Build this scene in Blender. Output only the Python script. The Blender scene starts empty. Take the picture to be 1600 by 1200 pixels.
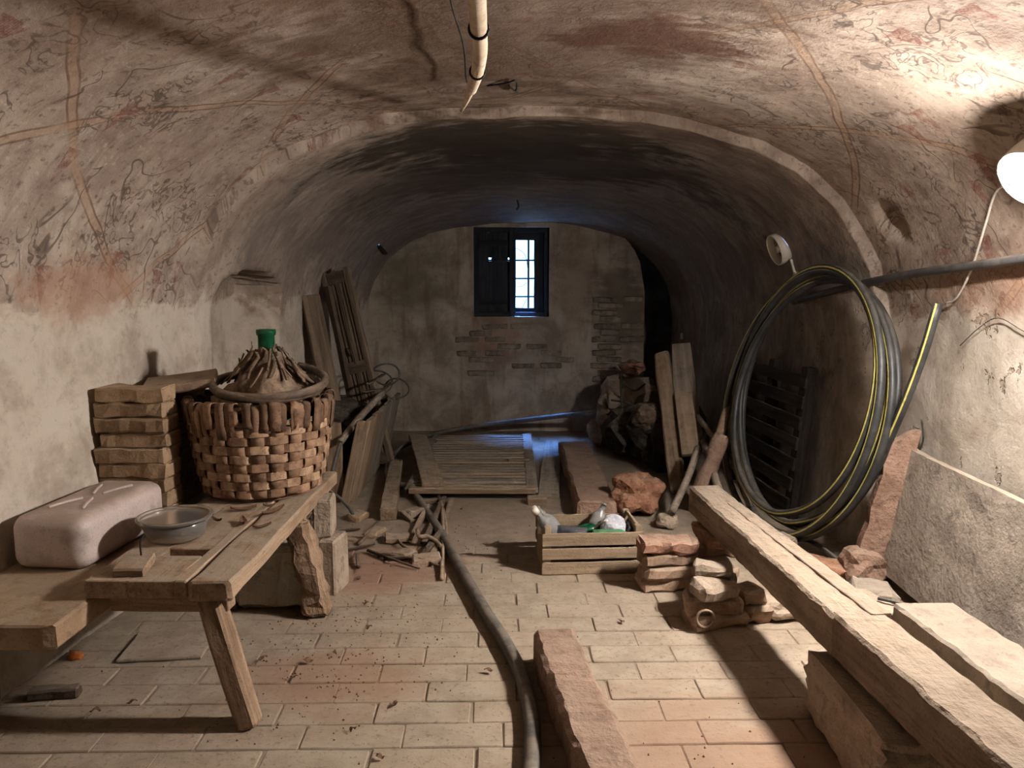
import bpy, bmesh, math, random
from mathutils import Vector, Matrix, noise
R = random.Random(7)
C = bpy.context.scene.collection
V = Vector
PI = math.pi
# ------------------------------------------------------------------ camera
F = 1180.0; PITCH = math.atan(150 / F); CAM = V((0, 0, 1.35))
cam = bpy.data.cameras.new('camera'); camo = bpy.data.objects.new('camera', cam); C.objects.link(camo)
camo.location = CAM; camo.rotation_euler = (PI / 2 - PITCH, 0, 0)
cam.sensor_width = 36; cam.lens = F / 1600 * 36; cam.clip_start = 0.02
sc = bpy.context.scene; sc.camera = camo
sc.view_settings.view_transform = 'Standard'; sc.view_settings.look = 'None'
sc.view_settings.exposure = 0.0; sc.view_settings.gamma = 1; sc.view_settings.use_curve_mapping = False
# ------------------------------------------------------------------ daylight outside the cellar window
w = bpy.data.worlds.new('sky'); sc.world = w; w.use_nodes = True
bg = w.node_tree.nodes['Background']; bg.inputs[0].default_value = (0.42, 0.70, 1.0, 1); bg.inputs[1].default_value = 5.0
sun = bpy.data.lights.new('daylight', 'SUN'); suno = bpy.data.objects.new('daylight', sun); C.objects.link(suno)
sun.energy = 420.0; sun.angle = math.radians(34); sun.color = (0.13, 0.32, 1.0)
suno.rotation_euler = (math.radians(-20.5), 0, math.radians(2)); suno.location = (0, 9, 6)
LAMP_POS = V((1.655, 2.46, 1.70)); LAMP_POWER = 1060.0
LAMP_COL = (1.0, 0.925, 0.875)

def ray(px, py):
    u = (px - 800) / F; v = (600 - py) / F
    return V((u, math.cos(PITCH) + v * math.sin(PITCH), -math.sin(PITCH) + v * math.cos(PITCH)))
def G(px, py, z=0.0):                      # point of the horizontal plane z seen at a photo pixel
    d = ray(px, py); return CAM + d * ((z - CAM.z) / d.z)
def D(px, py, y):                          # point at depth y
    d = ray(px, py); return CAM + d * (y / d.y)
# ------------------------------------------------------------------ helpers
WM = {}
def setm(o, mw, parent):
    WM[o] = mw
    if parent:
        o.parent = parent; o.matrix_parent_inverse = WM[parent].inverted()
    o.matrix_basis = mw
def tag(o, label, cat=None, group=None, kind=None):
    if label: o['label'] = label
    if cat: o['category'] = cat
    if group: o['group'] = group
    if kind: o['kind'] = kind
    return o
def mobj(name, vs, fs, mat, parent=None, mw=None, smooth=False, mi=None):
    vs = [V(v) for v in vs]
    if mw is None:
        xs = [v.x for v in vs]; ys = [v.y for v in vs]; zs = [v.z for v in vs]
        b = V(((min(xs) + max(xs)) / 2, (min(ys) + max(ys)) / 2, min(zs)))
        vs = [v - b for v in vs]; mw = Matrix.Translation(b)
    me = bpy.data.meshes.new(name); me.from_pydata([tuple(v) for v in vs], [], fs)
    for m in (mat if isinstance(mat, (list, tuple)) else [mat]): me.materials.append(m)
    if mi: me.polygons.foreach_set('material_index', mi)
    if smooth: me.polygons.foreach_set('use_smooth', [True] * len(me.polygons))
    me.update()
    o = bpy.data.objects.new(name, me); C.objects.link(o); setm(o, mw, parent)
    return o
def share(name, me, parent, mw):
    o = bpy.data.objects.new(name, me); C.objects.link(o); setm(o, mw, parent); return o
def thing(name, loc, label, cat, group=None, rz=0):
    o = bpy.data.objects.new(name, None); C.objects.link(o); o.empty_display_size = .05
    setm(o, Matrix.Translation(V(loc)) @ Matrix.Rotation(rz, 4, 'Z'), None)
    return tag(o, label, cat, group)
def nz(p, s=1.0, o=0.0): return noise.noise(V((p[0] * s + o, p[1] * s + o * 1.7, p[2] * s - o)))
def frac(p, s, oc=4): return noise.fractal(V((p[0] * s, p[1] * s, p[2] * s)), 1.0, 2.0, oc)
def rbox(L, W, T, nx=6, jit=0.003, ch=0.004, seed=0, fr=9.0, taper=1.0, warp=0.0):
    ch = min(ch, W * .3, T * .3); vs = []; fs = []
    a, b = W / 2, T / 2
    cs = [(-a + ch, -b), (a - ch, -b), (a, -b + ch), (a, b - ch), (a - ch, b), (-a + ch, b), (-a, b - ch), (-a, -b + ch)]
    def ring(x, k, s):
        for (y, z) in cs:
            p = V((x, y * s * k, z * s))
            q = V((nz(p, fr, seed + 1.3), nz(p, fr, seed + 7.1), nz(p, fr, seed + 13.7)))
            q2 = V((nz(p, fr * 4, seed + 3.3), nz(p, fr * 4, seed + 9.1), nz(p, fr * 4, seed + 17.7)))
            p = p + q * jit * 1.6 + q2 * jit * .8
            p.z += warp * nz(V((x, 0, 0)), 1.3, seed); p.y += warp * .6 * nz(V((x, 0, 0)), 1.1, seed + 5)
            vs.append(p)
    xs = [-L / 2] + [-L / 2 + ch] + [-L / 2 + L * i / nx for i in range(1, nx)] + [L / 2 - ch, L / 2]
    for i, x in enumerate(xs):
        k = 1 + (taper - 1) * (x / L + .5)
        s = 1.0
        if i in (0, len(xs) - 1): s = 1 - ch / min(a, b) * .8
        ring(x, k, max(s, .5))
    n = len(xs)
    for i in range(n - 1):
        for j in range(8):
            k = (j + 1) % 8; fs.append((i * 8 + j, i * 8 + k, (i + 1) * 8 + k, (i + 1) * 8 + j))
    fs.append(tuple(range(7, -1, -1))); fs.append(tuple((n - 1) * 8 + j for j in range(8)))
    fs = [tuple(reversed(f)) for f in fs]
    return vs, fs
def frame(p0, p1, up=V((0, 0, 1))):
    p0, p1 = V(p0), V(p1); x = (p1 - p0).normalized(); up = V(up)
    y = up.cross(x)
    if y.length < 1e-4: y = V((0, 1, 0)).cross(x)
    y.normalize(); z = x.cross(y)
    m = Matrix((x, y, z)).transposed().to_4x4(); m.translation = (p0 + p1) / 2
    return m
seedc = [0]
def board(name, p0, p1, W, T, mat, parent=None, up=(0, 0, 1), jit=.002, ch=.003, nx=None, taper=1.0, warp=0.0, fr=9.0, seed=None):
    p0, p1 = V(p0), V(p1); L = (p1 - p0).length; seedc[0] += 1
    nx = nx or max(2, min(14, int(L / .12)))
    vs, fs = rbox(L, W, T, nx, jit, ch, (seed if seed is not None else seedc[0]) * 3.17, fr, taper, warp)
    return mobj(name, vs, fs, mat, parent, frame(p0, p1, V(up)))
def block(name, loc, size, mat, parent=None, rot=(0, 0, 0), jit=.004, ch=.006, nx=4, fr=12.0, taper=1.0, base=True):
    seedc[0] += 1
    vs, fs = rbox(size[0], size[1], size[2], nx, jit, ch, seedc[0] * 2.9, fr, taper)
    if base: vs = [v + V((0, 0, size[2] / 2)) for v in vs]
    mw = Matrix.Translation(V(loc)) @ Matrix.Rotation(rot[2], 4, 'Z') @ Matrix.Rotation(rot[1], 4, 'Y') @ Matrix.Rotation(rot[0], 4, 'X')
    return mobj(name, vs, fs, mat, parent, mw)
def crom(pts, sub=8):
    pts = [V(p) for p in pts]; out = []
    P = [2 * pts[0] - pts[1]] + pts + [2 * pts[-1] - pts[-2]]
    for i in range(1, len(P) - 2):
        a, b, c, d = P[i - 1], P[i], P[i + 1], P[i + 2]
        for k in range(sub):
            t = k / sub
            out.append(.5 * ((2 * b) + (c - a) * t + (2 * a - 5 * b + 4 * c - d) * t * t + (3 * b - a - 3 * c + d) * t ** 3))
    out.append(pts[-1]); return out
def tubegeo(pts, r, seg=10):
    vs, fs = [], []
    n = len(pts); t0 = (pts[1] - pts[0]).normalized()
    nrm = t0.orthogonal().normalized()
    ref = V((0, 0, 1)) - t0 * t0.z
    if ref.length > .2: nrm = ref.normalized()
    for i in range(n):
        t = (pts[min(i + 1, n - 1)] - pts[max(i - 1, 0)]).normalized()
        nrm = (nrm - t * nrm.dot(t)).normalized(); bn = t.cross(nrm)
        rr = r(i / (n - 1)) if callable(r) else r
        for j in range(seg):
            a = 2 * PI * j / seg
            vs.append(pts[i] + nrm * math.cos(a) * rr + bn * math.sin(a) * rr)
    for i in range(n - 1):
        for j in range(seg):
            k = (j + 1) % seg; fs.append((i * seg + j, i * seg + k, (i + 1) * seg + k, (i + 1) * seg + j))
    fs.append(tuple(range(seg - 1, -1, -1))); fs.append(tuple((n - 1) * seg + j for j in range(seg)))
    return vs, fs
def tube(name, pts, r, mat, parent=None, seg=10, sub=8, stripes=None):
    pts = crom(pts, sub) if sub > 1 else [V(p) for p in pts]
    vs, fs = tubegeo(pts, r, seg)
    mi = None
    if stripes:
        mi = []
        for i in range(len(pts) - 1):
            for j in range(seg): mi.append(1 if j in stripes else 0)
        mi += [0, 0]
    return mobj(name, vs, fs, mat, parent, None if not parent else Matrix(), True, mi)
def lathe(name, prof, mat, parent=None, mw=None, seg=32, jit=0.0, seed=0):
    vs, fs = [], []
    for (r, z) in prof:
        for j in range(seg):
            a = 2 * PI * j / seg; p = V((r * math.cos(a), r * math.sin(a), z))
            if jit: p += p.normalized() * jit * nz(p, 14, seed) * 2
            vs.append(p)
    for i in range(len(prof) - 1):
        for j in range(seg):
            k = (j + 1) % seg; fs.append((i * seg + j, i * seg + k, (i + 1) * seg + k, (i + 1) * seg + j))
    if prof[0][0] > 1e-4: fs.append(tuple(range(seg - 1, -1, -1)))
    return mobj(name, vs, fs, mat, parent, mw or Matrix(), True)
def rock(name, loc, size, mat, parent=None, seed=0, rough=.25, boxy=.5, rot=0, sub=3):
    bm = bmesh.new(); bmesh.ops.create_icosphere(bm, subdivisions=sub, radius=1)
    for v in bm.verts:
        p = v.co.copy(); m = max(abs(p.x), abs(p.y), abs(p.z)); q = p / m
        p = p.lerp(q * .85, boxy)
        p *= 1 + rough * nz(p, 1.2, seed) + rough * .5 * nz(p, 2.7, seed + 3) + rough * .25 * nz(p, 6, seed + 5)
        v.co = V((p.x * size[0] / 2, p.y * size[1] / 2, p.z * size[2] / 2))
    mz = min(v.co.z for v in bm.verts)
    vs = [v.co - V((0, 0, mz)) for v in bm.verts]; fs = [tuple(x.index for x in f.verts) for f in bm.faces]
    bm.free()
    return mobj(name, vs, fs, mat, parent, Matrix.Translation(V(loc)) @ Matrix.Rotation(rot, 4, 'Z'), False)
# ------------------------------------------------------------------ materials
class NT:
    def __init__(s, name):
        s.m = bpy.data.materials.new(name); s.m.use_nodes = True; s.t = s.m.node_tree
        s.b = s.t.nodes['Principled BSDF']
    def n(s, ty, **kw):
        x = s.t.nodes.new(ty)
        for k, v in kw.items(): setattr(x, k, v)
        return x
    def l(s, a, b): s.t.links.new(a, b)
    def val(s, sock, v):
        if hasattr(v, 'is_linked') or isinstance(v, bpy.types.NodeSocket): s.l(v, sock)
        else: sock.default_value = v
    def math(s, op, a, b=None, c=None, clamp=False):
        x = s.n('ShaderNodeMath', operation=op, use_clamp=clamp); s.val(x.inputs[0], a)
        if b is not None: s.val(x.inputs[1], b)
        if c is not None: s.val(x.inputs[2], c)
        return x.outputs[0]
    def mr(s, v, a, b, c=0.0, d=1.0, smooth=True):
        x = s.n('ShaderNodeMapRange', interpolation_type='SMOOTHSTEP' if smooth else 'LINEAR')
        s.val(x.inputs[0], v)
        for i, q in enumerate((a, b, c, d)): x.inputs[i + 1].default_value = q
        return x.outputs[0]
    def mix(s, f, a, b, mode='MIX'):
        x = s.n('ShaderNodeMix', data_type='RGBA', blend_type=mode); s.val(x.inputs[0], f)
        for i, q in ((6, a), (7, b)):
            s.val(x.inputs[i], (*q, 1) if isinstance(q, tuple) and len(q) == 3 else q)
        return x.outputs[2]
    def noise(s, vec, scale, detail=4, rough=.55, dist=0.0, dim='3D'):
        x = s.n('ShaderNodeTexNoise', noise_dimensions=dim); s.l(vec, x.inputs['Vector'])
        x.inputs['Scale'].default_value = scale; x.inputs['Detail'].default_value = detail
        x.inputs['Roughness'].default_value = rough; x.inputs['Distortion'].default_value = dist
        return x.outputs['Fac']
    def mapping(s, vec, scale=(1, 1, 1), rot=(0, 0, 0), loc=(0, 0, 0)):
        x = s.n('ShaderNodeMapping'); s.l(vec, x.inputs[0])
        x.inputs['Scale'].default_value = scale; x.inputs['Rotation'].default_value = rot; x.inputs['Location'].default_value = loc
        return x.outputs[0]
    def bump(s, h, strength=.3, dist=.01, prev=None):
        x = s.n('ShaderNodeBump'); x.inputs['Strength'].default_value = strength; x.inputs['Distance'].default_value = dist
        s.l(h, x.inputs['Height'])
        if prev is not None: s.l(prev, x.inputs['Normal'])
        return x.outputs[0]
    def fin(s, col, rough=.9, normal=None, spec=.2):
        s.val(s.b.inputs['Base Color'], col); s.val(s.b.inputs['Roughness'], rough)
        s.b.inputs['Specular IOR Level'].default_value = spec
        if normal is not None: s.l(normal, s.b.inputs['Normal'])
        return s.m
DUST = (0.36, 0.295, 0.22)
def surf(name, c1, c2, scale=(6, 6, 6), nscale=1.0, dust=.6, rough=.92, bump=.5, bd=.01, spec=.15, dcol=DUST, cracks=False):
    """object-space grain between two colours, with settled dust on upward faces"""
    s = NT(name); tc = s.n('ShaderNodeTexCoord').outputs['Object']; oi = s.n('ShaderNodeObjectInfo')
    off = s.n('ShaderNodeVectorMath', operation='ADD'); s.l(tc, off.inputs[0])
    cmb = s.n('ShaderNodeCombineXYZ')
    for i in range(3): s.l(s.math('MULTIPLY', oi.outputs['Random'], 13.7 + 7 * i), cmb.inputs[i])
    s.l(cmb.outputs[0], off.inputs[1]); vec = s.mapping(off.outputs[0], scale)
    n1 = s.noise(vec, nscale, 6, .65, .3); n2 = s.noise(off.outputs[0], 55, 3, .6); n3 = s.noise(off.outputs[0], 7, 3, .6)
    col = s.mix(s.mr(n1, .32, .68), c1, c2)
    col = s.mix(s.math('MULTIPLY', s.mr(n3, .45, .75), .35), col, tuple(x * .45 for x in c1))
    sp = s.noise(off.outputs[0], 140, 2, .6); ln = s.noise(s.mapping(off.outputs[0], tuple(x * 3.1 for x in scale)), nscale, 3, .6)
    col = s.mix(s.math('MULTIPLY', s.mr(sp, .56, .70), .45), col, tuple(x * .35 for x in c1))
    col = s.mix(s.math('MULTIPLY', s.mr(ln, .55, .68), .45), col, tuple(x * .40 for x in c1))
    hs = s.n('ShaderNodeHueSaturation'); s.l(col, hs.inputs['Color'])
    s.l(s.mr(oi.outputs['Random'], 0, 1, .8, 1.2, False), hs.inputs['Value']); col = hs.outputs[0]
    geo = s.n('ShaderNodeNewGeometry'); sx = s.n('ShaderNodeSeparateXYZ'); s.l(geo.outputs['Normal'], sx.inputs[0])
    if dust:
        f = s.math('MULTIPLY', s.mr(sx.outputs[2], .35, .95), s.mr(s.noise(geo.outputs['Position'], 14, 7, .7), .36, .58, .15, 1.0))
        col = s.mix(s.math('MULTIPLY', f, dust), col, dcol)
    h = s.math('ADD', s.math('MULTIPLY', n1, .6), s.math('MULTIPLY', n2, .4))
    return s.fin(col, rough, s.bump(h, min(1, bump * 1.4), bd), spec)
WS = (1.6, 24, 24)
M = {}
M['wood'] = surf('weathered_wood', (0.17, 0.115, 0.07), (0.30, 0.215, 0.14), WS)
M['wood_dark'] = surf('dark_wood', (0.055, 0.038, 0.026), (0.12, 0.085, 0.058), WS, dust=.35)
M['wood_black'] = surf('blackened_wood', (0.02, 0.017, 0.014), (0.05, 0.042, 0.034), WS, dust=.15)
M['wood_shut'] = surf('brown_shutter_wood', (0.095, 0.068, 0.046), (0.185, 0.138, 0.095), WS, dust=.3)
M['wood_grey'] = surf('grey_wood', (0.13, 0.105, 0.08), (0.24, 0.195, 0.15), WS, dust=.5)
M['wood_bench'] = surf('bench_wood', (0.20, 0.13, 0.08), (0.36, 0.25, 0.165), WS, dust=.75)
M['wood_rough'] = surf('hewn_wood', (0.22, 0.14, 0.085), (0.42, 0.29, 0.19), (2.5, 30, 30), dust=.3, bump=1.0, bd=.02)
M['wood_crate'] = surf('crate_wood', (0.26, 0.185, 0.115), (0.37, 0.275, 0.18), WS, dust=.4)
M['beam'] = surf('beam_wood', (0.20, 0.145, 0.10), (0.32, 0.245, 0.175), (2.0, 18, 18), dust=.75, bump=1, bd=.02, dcol=(0.275, 0.22, 0.165))
M['brick'] = surf('old_brick', (0.23, 0.145, 0.095), (0.37, 0.265, 0.185), (7, 7, 7), dust=.7)
M['brick_red'] = surf('red_brick', (0.25, 0.115, 0.075), (0.36, 0.205, 0.14), (9, 9, 9), dust=.5, bump=.8)
M['tile'] = surf('clay_tile', (0.24, 0.155, 0.09), (0.36, 0.25, 0.155), (5, 5, 5), dust=.5)
M['clay'] = surf('terracotta_rubble', (0.22, 0.10, 0.058), (0.36, 0.19, 0.115), (12, 12, 12), dust=.25, bump=1.0, bd=.02)
M['stone'] = surf('dusty_stone', (0.26, 0.20, 0.145), (0.38, 0.30, 0.225), (6, 6, 6), dust=.6, bump=.8, bd=.015)
M['stone_red'] = surf('reddish_stone', (0.19, 0.115, 0.08), (0.30, 0.195, 0.14), (8, 8, 8), dust=.6, bump=1, bd=.02, dcol=(0.30, 0.22, 0.16))
M['concrete'] = surf('pale_concrete', (0.20, 0.165, 0.13), (0.30, 0.25, 0.20), (5, 5, 5), dust=.5, bump=.8, bd=.012)
M['whitestone'] = surf('whitewashed_stone', (0.42, 0.37, 0.30), (0.56, 0.50, 0.42), (6, 6, 6), dust=.2, bump=.6)
M['hose'] = surf('dusty_black_rubber', (0.045, 0.042, 0.038), (0.09, 0.08, 0.065), (8, 8, 8), dust=.55, rough=.6, bump=.15, spec=.35, dcol=(0.26, 0.21, 0.155))
M['hose_black'] = surf('black_polyethylene', (0.02, 0.021, 0.02), (0.05, 0.05, 0.047), (8, 8, 8), dust=.55, rough=.5, bump=.1, spec=.4, dcol=(0.2, 0.17, 0.14))
M['hose_yellow'] = surf('yellow_stripe', (0.50, 0.42, 0.10), (0.62, 0.54, 0.17), (8, 8, 8), dust=.2, rough=.5, bump=.1)
M['hose_brown'] = surf('brown_rubber', (0.075, 0.05, 0.034), (0.15, 0.105, 0.07), (8, 8, 8), dust=.45, rough=.6, bump=.2, spec=.3)
M['rag'] = surf('dark_rags', (0.02, 0.018, 0.016), (0.055, 0.048, 0.04), (10, 10, 10), dust=.2, bump=.8, bd=.02)
M['wire'] = surf('dull_wire', (0.03, 0.027, 0.022), (0.07, 0.06, 0.045), (9, 9, 9), dust=.3)
M['twig'] = surf('twig_bark', (0.10, 0.066, 0.042), (0.20, 0.135, 0.09), (3, 20, 20), dust=.35)
M['leaf'] = surf('dry_leaf', (0.10, 0.05, 0.03), (0.20, 0.11, 0.065), (20, 20, 20), dust=.1)
M['straw'] = surf('rotten_straw', (0.08, 0.048, 0.032), (0.27, 0.185, 0.125), (16, 16, 9), dust=.4, bump=.9, bd=.015)
M['wicker'] = surf('chestnut_strip', (0.19, 0.105, 0.06), (0.44, 0.30, 0.185), (11, 11, 14), dust=.0, rough=.7, bump=.3, spec=.3)
M['wicker_dark'] = surf('dark_chestnut_strip', (0.075, 0.042, 0.026), (0.21, 0.125, 0.075), (6, 6, 6), dust=.25, rough=.75, bump=.3)
M['wicker_red'] = surf('reddish_chestnut_strip', (0.15, 0.078, 0.044), (0.33, 0.20, 0.12), (11, 11, 14), dust=.1, rough=.7, bump=.3, spec=.3)
M['plastic_pink'] = surf('pinkish_plastic', (0.47, 0.375, 0.335), (0.53, 0.44, 0.40), (2, 2, 2), dust=.75, rough=.5, bump=.05, spec=.4, dcol=(0.36, 0.275, 0.205))
M['white_plastic'] = surf('cream_plastic', (0.60, 0.54, 0.45), (0.70, 0.64, 0.55), (4, 4, 4), dust=.1, rough=.5, bump=.05, spec=.4)
M['conduit'] = surf('cream_conduit', (0.52, 0.40, 0.28), (0.66, 0.54, 0.41), (6, 6, 6), dust=.0, rough=.6, bump=.1)
M['iron'] = surf('dark_iron', (0.018, 0.018, 0.02), (0.04, 0.036, 0.034), (8, 8, 8), dust=.1, rough=.6)
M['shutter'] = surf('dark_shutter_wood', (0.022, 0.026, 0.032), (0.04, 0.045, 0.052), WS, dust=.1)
M['pipe'] = surf('dark_grey_pipe', (0.05, 0.045, 0.045), (0.09, 0.08, 0.075), (6, 6, 6), dust=.35, rough=.45, bump=.08, spec=.5)
M['orange'] = surf('orange_scrap', (0.5, 0.14, 0.03), (0.6, 0.2, 0.05), (6, 6, 6), dust=.1)
M['rag_green'] = surf('green_glass_net', (0.03, 0.12, 0.05), (0.06, 0.2, 0.09), (9, 9, 9), dust=.1, rough=.5)
M['cloth_white'] = surf('white_net_cloth', (0.42, 0.42, 0.48), (0.6, 0.6, 0.62), (20, 20, 20), dust=.1)
M['blue'] = surf('dark_grey_glass', (0.02, 0.022, 0.028), (0.05, 0.052, 0.06), (9, 9, 9), dust=.1, rough=.4)
def glassy(name, col, rough=.1, trans=1.0, ior=1.45):
    s = NT(name); s.b.inputs['Base Color'].default_value = (*col, 1); s.b.inputs['Roughness'].default_value = rough
    s.b.inputs['Transmission Weight'].default_value = trans; s.b.inputs['IOR'].default_value = ior
    return s.m
M['glass_green'] = glassy('green_glass', (0.015, 0.20, 0.085), .12, .7)
M['glass_clear'] = glassy('dusty_clear_glass', (0.6, 0.6, 0.58), .25, .7)
M['bowl'] = glassy('clear_plastic', (0.90, 0.85, 0.78), .18, .90, 1.22)
def pane_mat():
    s = NT('old_window_pane'); tr = s.n('ShaderNodeBsdfTransparent'); tr.inputs[0].default_value = (.86, .93, .95, 1)
    gl = s.n('ShaderNodeBsdfGlossy'); gl.inputs['Roughness'].default_value = .15; gl.inputs[0].default_value = (.8, .85, .9, 1)
    mx = s.n('ShaderNodeMixShader'); mx.inputs[0].default_value = .08; s.l(tr.outputs[0], mx.inputs[1]); s.l(gl.outputs[0], mx.inputs[2])
    s.l(mx.outputs[0], s.t.nodes['Material Output'].inputs['Surface']); return s.m
M['pane'] = pane_mat()

def stains(s, pos, col, lst):
    sx = s.n('ShaderNodeSeparateXYZ'); s.l(pos, sx.inputs[0])
    wob = s.noise(pos, 3.2, 5, .62); wob2 = s.noise(s.mapping(pos, (1, 4, 4)), 3.5, 4, .6)
    for (ax, cx, cy, rx, ry, c, st, soft) in lst:
        a = s.math('DIVIDE', s.math('SUBTRACT', sx.outputs[ax[0]], cx), rx); b = s.math('DIVIDE', s.math('SUBTRACT', sx.outputs[ax[1]], cy), ry)
        d = s.math('SQRT', s.math('ADD', s.math('MULTIPLY', a, a), s.math('MULTIPLY', b, b)))
        d = s.math('ADD', d, s.math('MULTIPLY', s.math('SUBTRACT', s.math('ADD', wob, wob2), 1.0), 1.5))
        f = s.mr(d, 1 - soft, 1 + soft, 1, 0)
        col = s.mix(s.math('MULTIPLY', f, st), col, c)
    return col

def plaster_mat():
    s = NT('painted_vault_plaster'); geo = s.n('ShaderNodeNewGeometry'); pos = geo.outputs['Position']
    uvn = s.n('ShaderNodeUVMap', uv_map='UVMap'); uv = uvn.outputs[0]
    sx = s.n('ShaderNodeSeparateXYZ'); s.l(pos, sx.inputs[0]); X, Y, Z = sx.outputs
    big = s.noise(pos, 1.1, 5, .6, .4); mid = s.noise(pos, 4.5, 6, .65, .3); fine = s.noise(pos, 26, 5, .7); vf = s.noise(pos, 90, 3, .6)
    strk = s.noise(s.mapping(uv, (1.6, 4.2, 1)), 2.6, 8, .7, .8, '3D')          # brush streaks across the vault
    col = s.mix(s.mr(big, .35, .65), (0.43, 0.355, 0.285), (0.345, 0.27, 0.21))
    # plain limewash below, painted pergola above
    edge = s.math('ADD', Z, s.math('MULTIPLY', s.math('SUBTRACT', mid, .5), .55))
    up = s.mr(edge, 1.22, 1.30)
    col = s.mix(up, s.mix(s.mr(mid, .35, .7), (0.54, 0.475, 0.39), (0.46, 0.395, 0.315)), col)
    col = s.mix(s.math('MULTIPLY', s.mr(mid, .42, .68), s.mr(up, 0, 1, .35, .62)), col, (0.21, 0.15, 0.115))
    grime = s.noise(s.mapping(pos, (1, 1, 1), (0, 0, 0), (3, 1, 7)), 2.3, 9, .72, .6)
    col = s.mix(s.math('MULTIPLY', s.mr(grime, .50, .66), s.mr(up, 0, 1, .25, .6)), col, (0.17, 0.115, 0.085))
    col = s.mix(s.math('MULTIPLY', s.mr(grime, .30, .42, 1, 0), .5), col, (0.52, 0.45, 0.375))
    col = s.mix(s.math('MULTIPLY', s.math('MULTIPLY', s.mr(strk, .46, .72), up), .62), col, (0.16, 0.115, 0.09))
    col = s.mix(s.math('MULTIPLY', s.mr(fine, .54, .67), s.mr(up, 0, 1, .22, .74)), col, (0.13, 0.09, 0.068))
    col = s.mix(s.math('MULTIPLY', s.mr(fine, .30, .42, 1, 0), .35), col, (0.60, 0.52, 0.43))
    near = s.math('MULTIPLY', up, s.mr(Y, 3.7, 3.85, 1, 0))
    # trellis laths: pairs of thin diagonal lines
    usx = s.n('ShaderNodeSeparateXYZ'); wv = s.n('ShaderNodeVectorMath', operation='ADD'); s.l(uv, wv.inputs[0])
    wn = s.n('ShaderNodeTexNoise'); s.l(uv, wn.inputs['Vector']); wn.inputs['Scale'].default_value = 2.5
    wm = s.n('ShaderNodeVectorMath', operation='SCALE'); s.l(wn.outputs['Color'], wm.inputs[0]); wm.inputs['Scale'].default_value = .05
    s.l(wm.outputs[0], wv.inputs[1]); s.l(wv.outputs[0], usx.inputs[0]); U, Wv = usx.outputs[0], usx.outputs[1]
    patch = s.mr(s.noise(uv, 2.2, 3), .36, .58)
    for sgn, ph in ((1, .21), (-1, .47)):
        q = s.math('ADD', s.math('MULTIPLY', U, .80), s.math('MULTIPLY', Wv, .60 * sgn))
        t = s.math('MULTIPLY', s.math('SUBTRACT', s.math('FRACT', s.math('ADD', s.math('DIVIDE', q, .92), ph)), .5), .92)
        at = s.math('ABSOLUTE', t)
        lines = s.mr(s.math('ABSOLUTE', s.math('SUBTRACT', at, .017)), .002, .006, 1, 0)
        band = s.mr(at, .014, .019, 1, 0)
        col = s.mix(s.math('MULTIPLY', s.math('MULTIPLY', band, near), .28), col, (0.36, 0.20, 0.10))
        col = s.mix(s.math('MULTIPLY', s.math('MULTIPLY', s.math('MULTIPLY', lines, patch), near), .75), col, (0.13, 0.07, 0.042))
    # tendrils and leaf scribbles
    n = s.noise(uv, 2.6, 2, .5, .8); ln = s.mr(s.math('ABSOLUTE', s.math('SUBTRACT', n, .5)), .003, .009, 1, 0)
    pm = s.mr(s.noise(uv, 3.3, 2), .46, .56)
    col = s.mix(s.math('MULTIPLY', s.math('MULTIPLY', s.math('MULTIPLY', ln, pm), near), .75), col, (0.075, 0.052, 0.04))
    n = s.noise(uv, 11, 2, .5, 1.2); ln = s.mr(s.math('ABSOLUTE', s.math('SUBTRACT', n, .5)), .012, .035, 1, 0)
    pm = s.mr(s.noise(uv, 3.1, 1), .49, .57)
    col = s.mix(s.math('MULTIPLY', s.math('MULTIPLY', s.math('MULTIPLY', ln, pm), near), .72), col, (0.085, 0.065, 0.055))
    # red hatched grape bunches (wedges)
    vo = s.n('ShaderNodeTexVoronoi', voronoi_dimensions='2D'); vs_ = s.mapping(wv.outputs[0], (3.1, 3.1, 1)); s.l(vs_, vo.inputs['Vector'])
    vo.inputs['Scale'].default_value = 1.0; vo.inputs['Randomness'].default_value = .8
    df = s.n('ShaderNodeVectorMath', operation='SUBTRACT'); s.l(vs_, df.inputs[0]); s.l(vo.outputs['Position'], df.inputs[1])
    ds = s.n('ShaderNodeSeparateXYZ'); s.l(df.outputs[0], ds.inputs[0]); lu = s.math('DIVIDE', s.math('ABSOLUTE', ds.outputs[0]), 1); lv = ds.outputs[1]
    hang = s.math('SUBTRACT', .24, lu)
    wdt = s.math('SUBTRACT', s.math('MULTIPLY', s.math('ADD', s.math('MULTIPLY', ds.outputs[0], s.math('SIGN', U)), .2), -.28), -.125)
    tri = s.math('MULTIPLY', s.math('LESS_THAN', s.math('ABSOLUTE', lv), wdt), s.math('GREATER_THAN', hang, 0.0))
    vc = s.n('ShaderNodeSeparateColor'); s.l(vo.outputs['Color'], vc.inputs[0])
    tri = s.math('MULTIPLY', tri, s.math('GREATER_THAN', vc.outputs[0], .45))
    bk = s.n('ShaderNodeTexBrick'); s.l(uv, bk.inputs['Vector']); bk.inputs['Scale'].default_value = 34; bk.inputs['Mortar Size'].default_value = .05
    hat = s.math('ADD', .5, s.math('MULTIPLY', bk.outputs['Fac'], .4))
    tri = s.math('MULTIPLY', s.math('MULTIPLY', tri, hat), s.math('MULTIPLY', near, s.mr(fine, .38, .56, .2, 1)))
    col = s.mix(s.math('MULTIPLY', tri, .9), col, (0.17, 0.062, 0.045))
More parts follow.
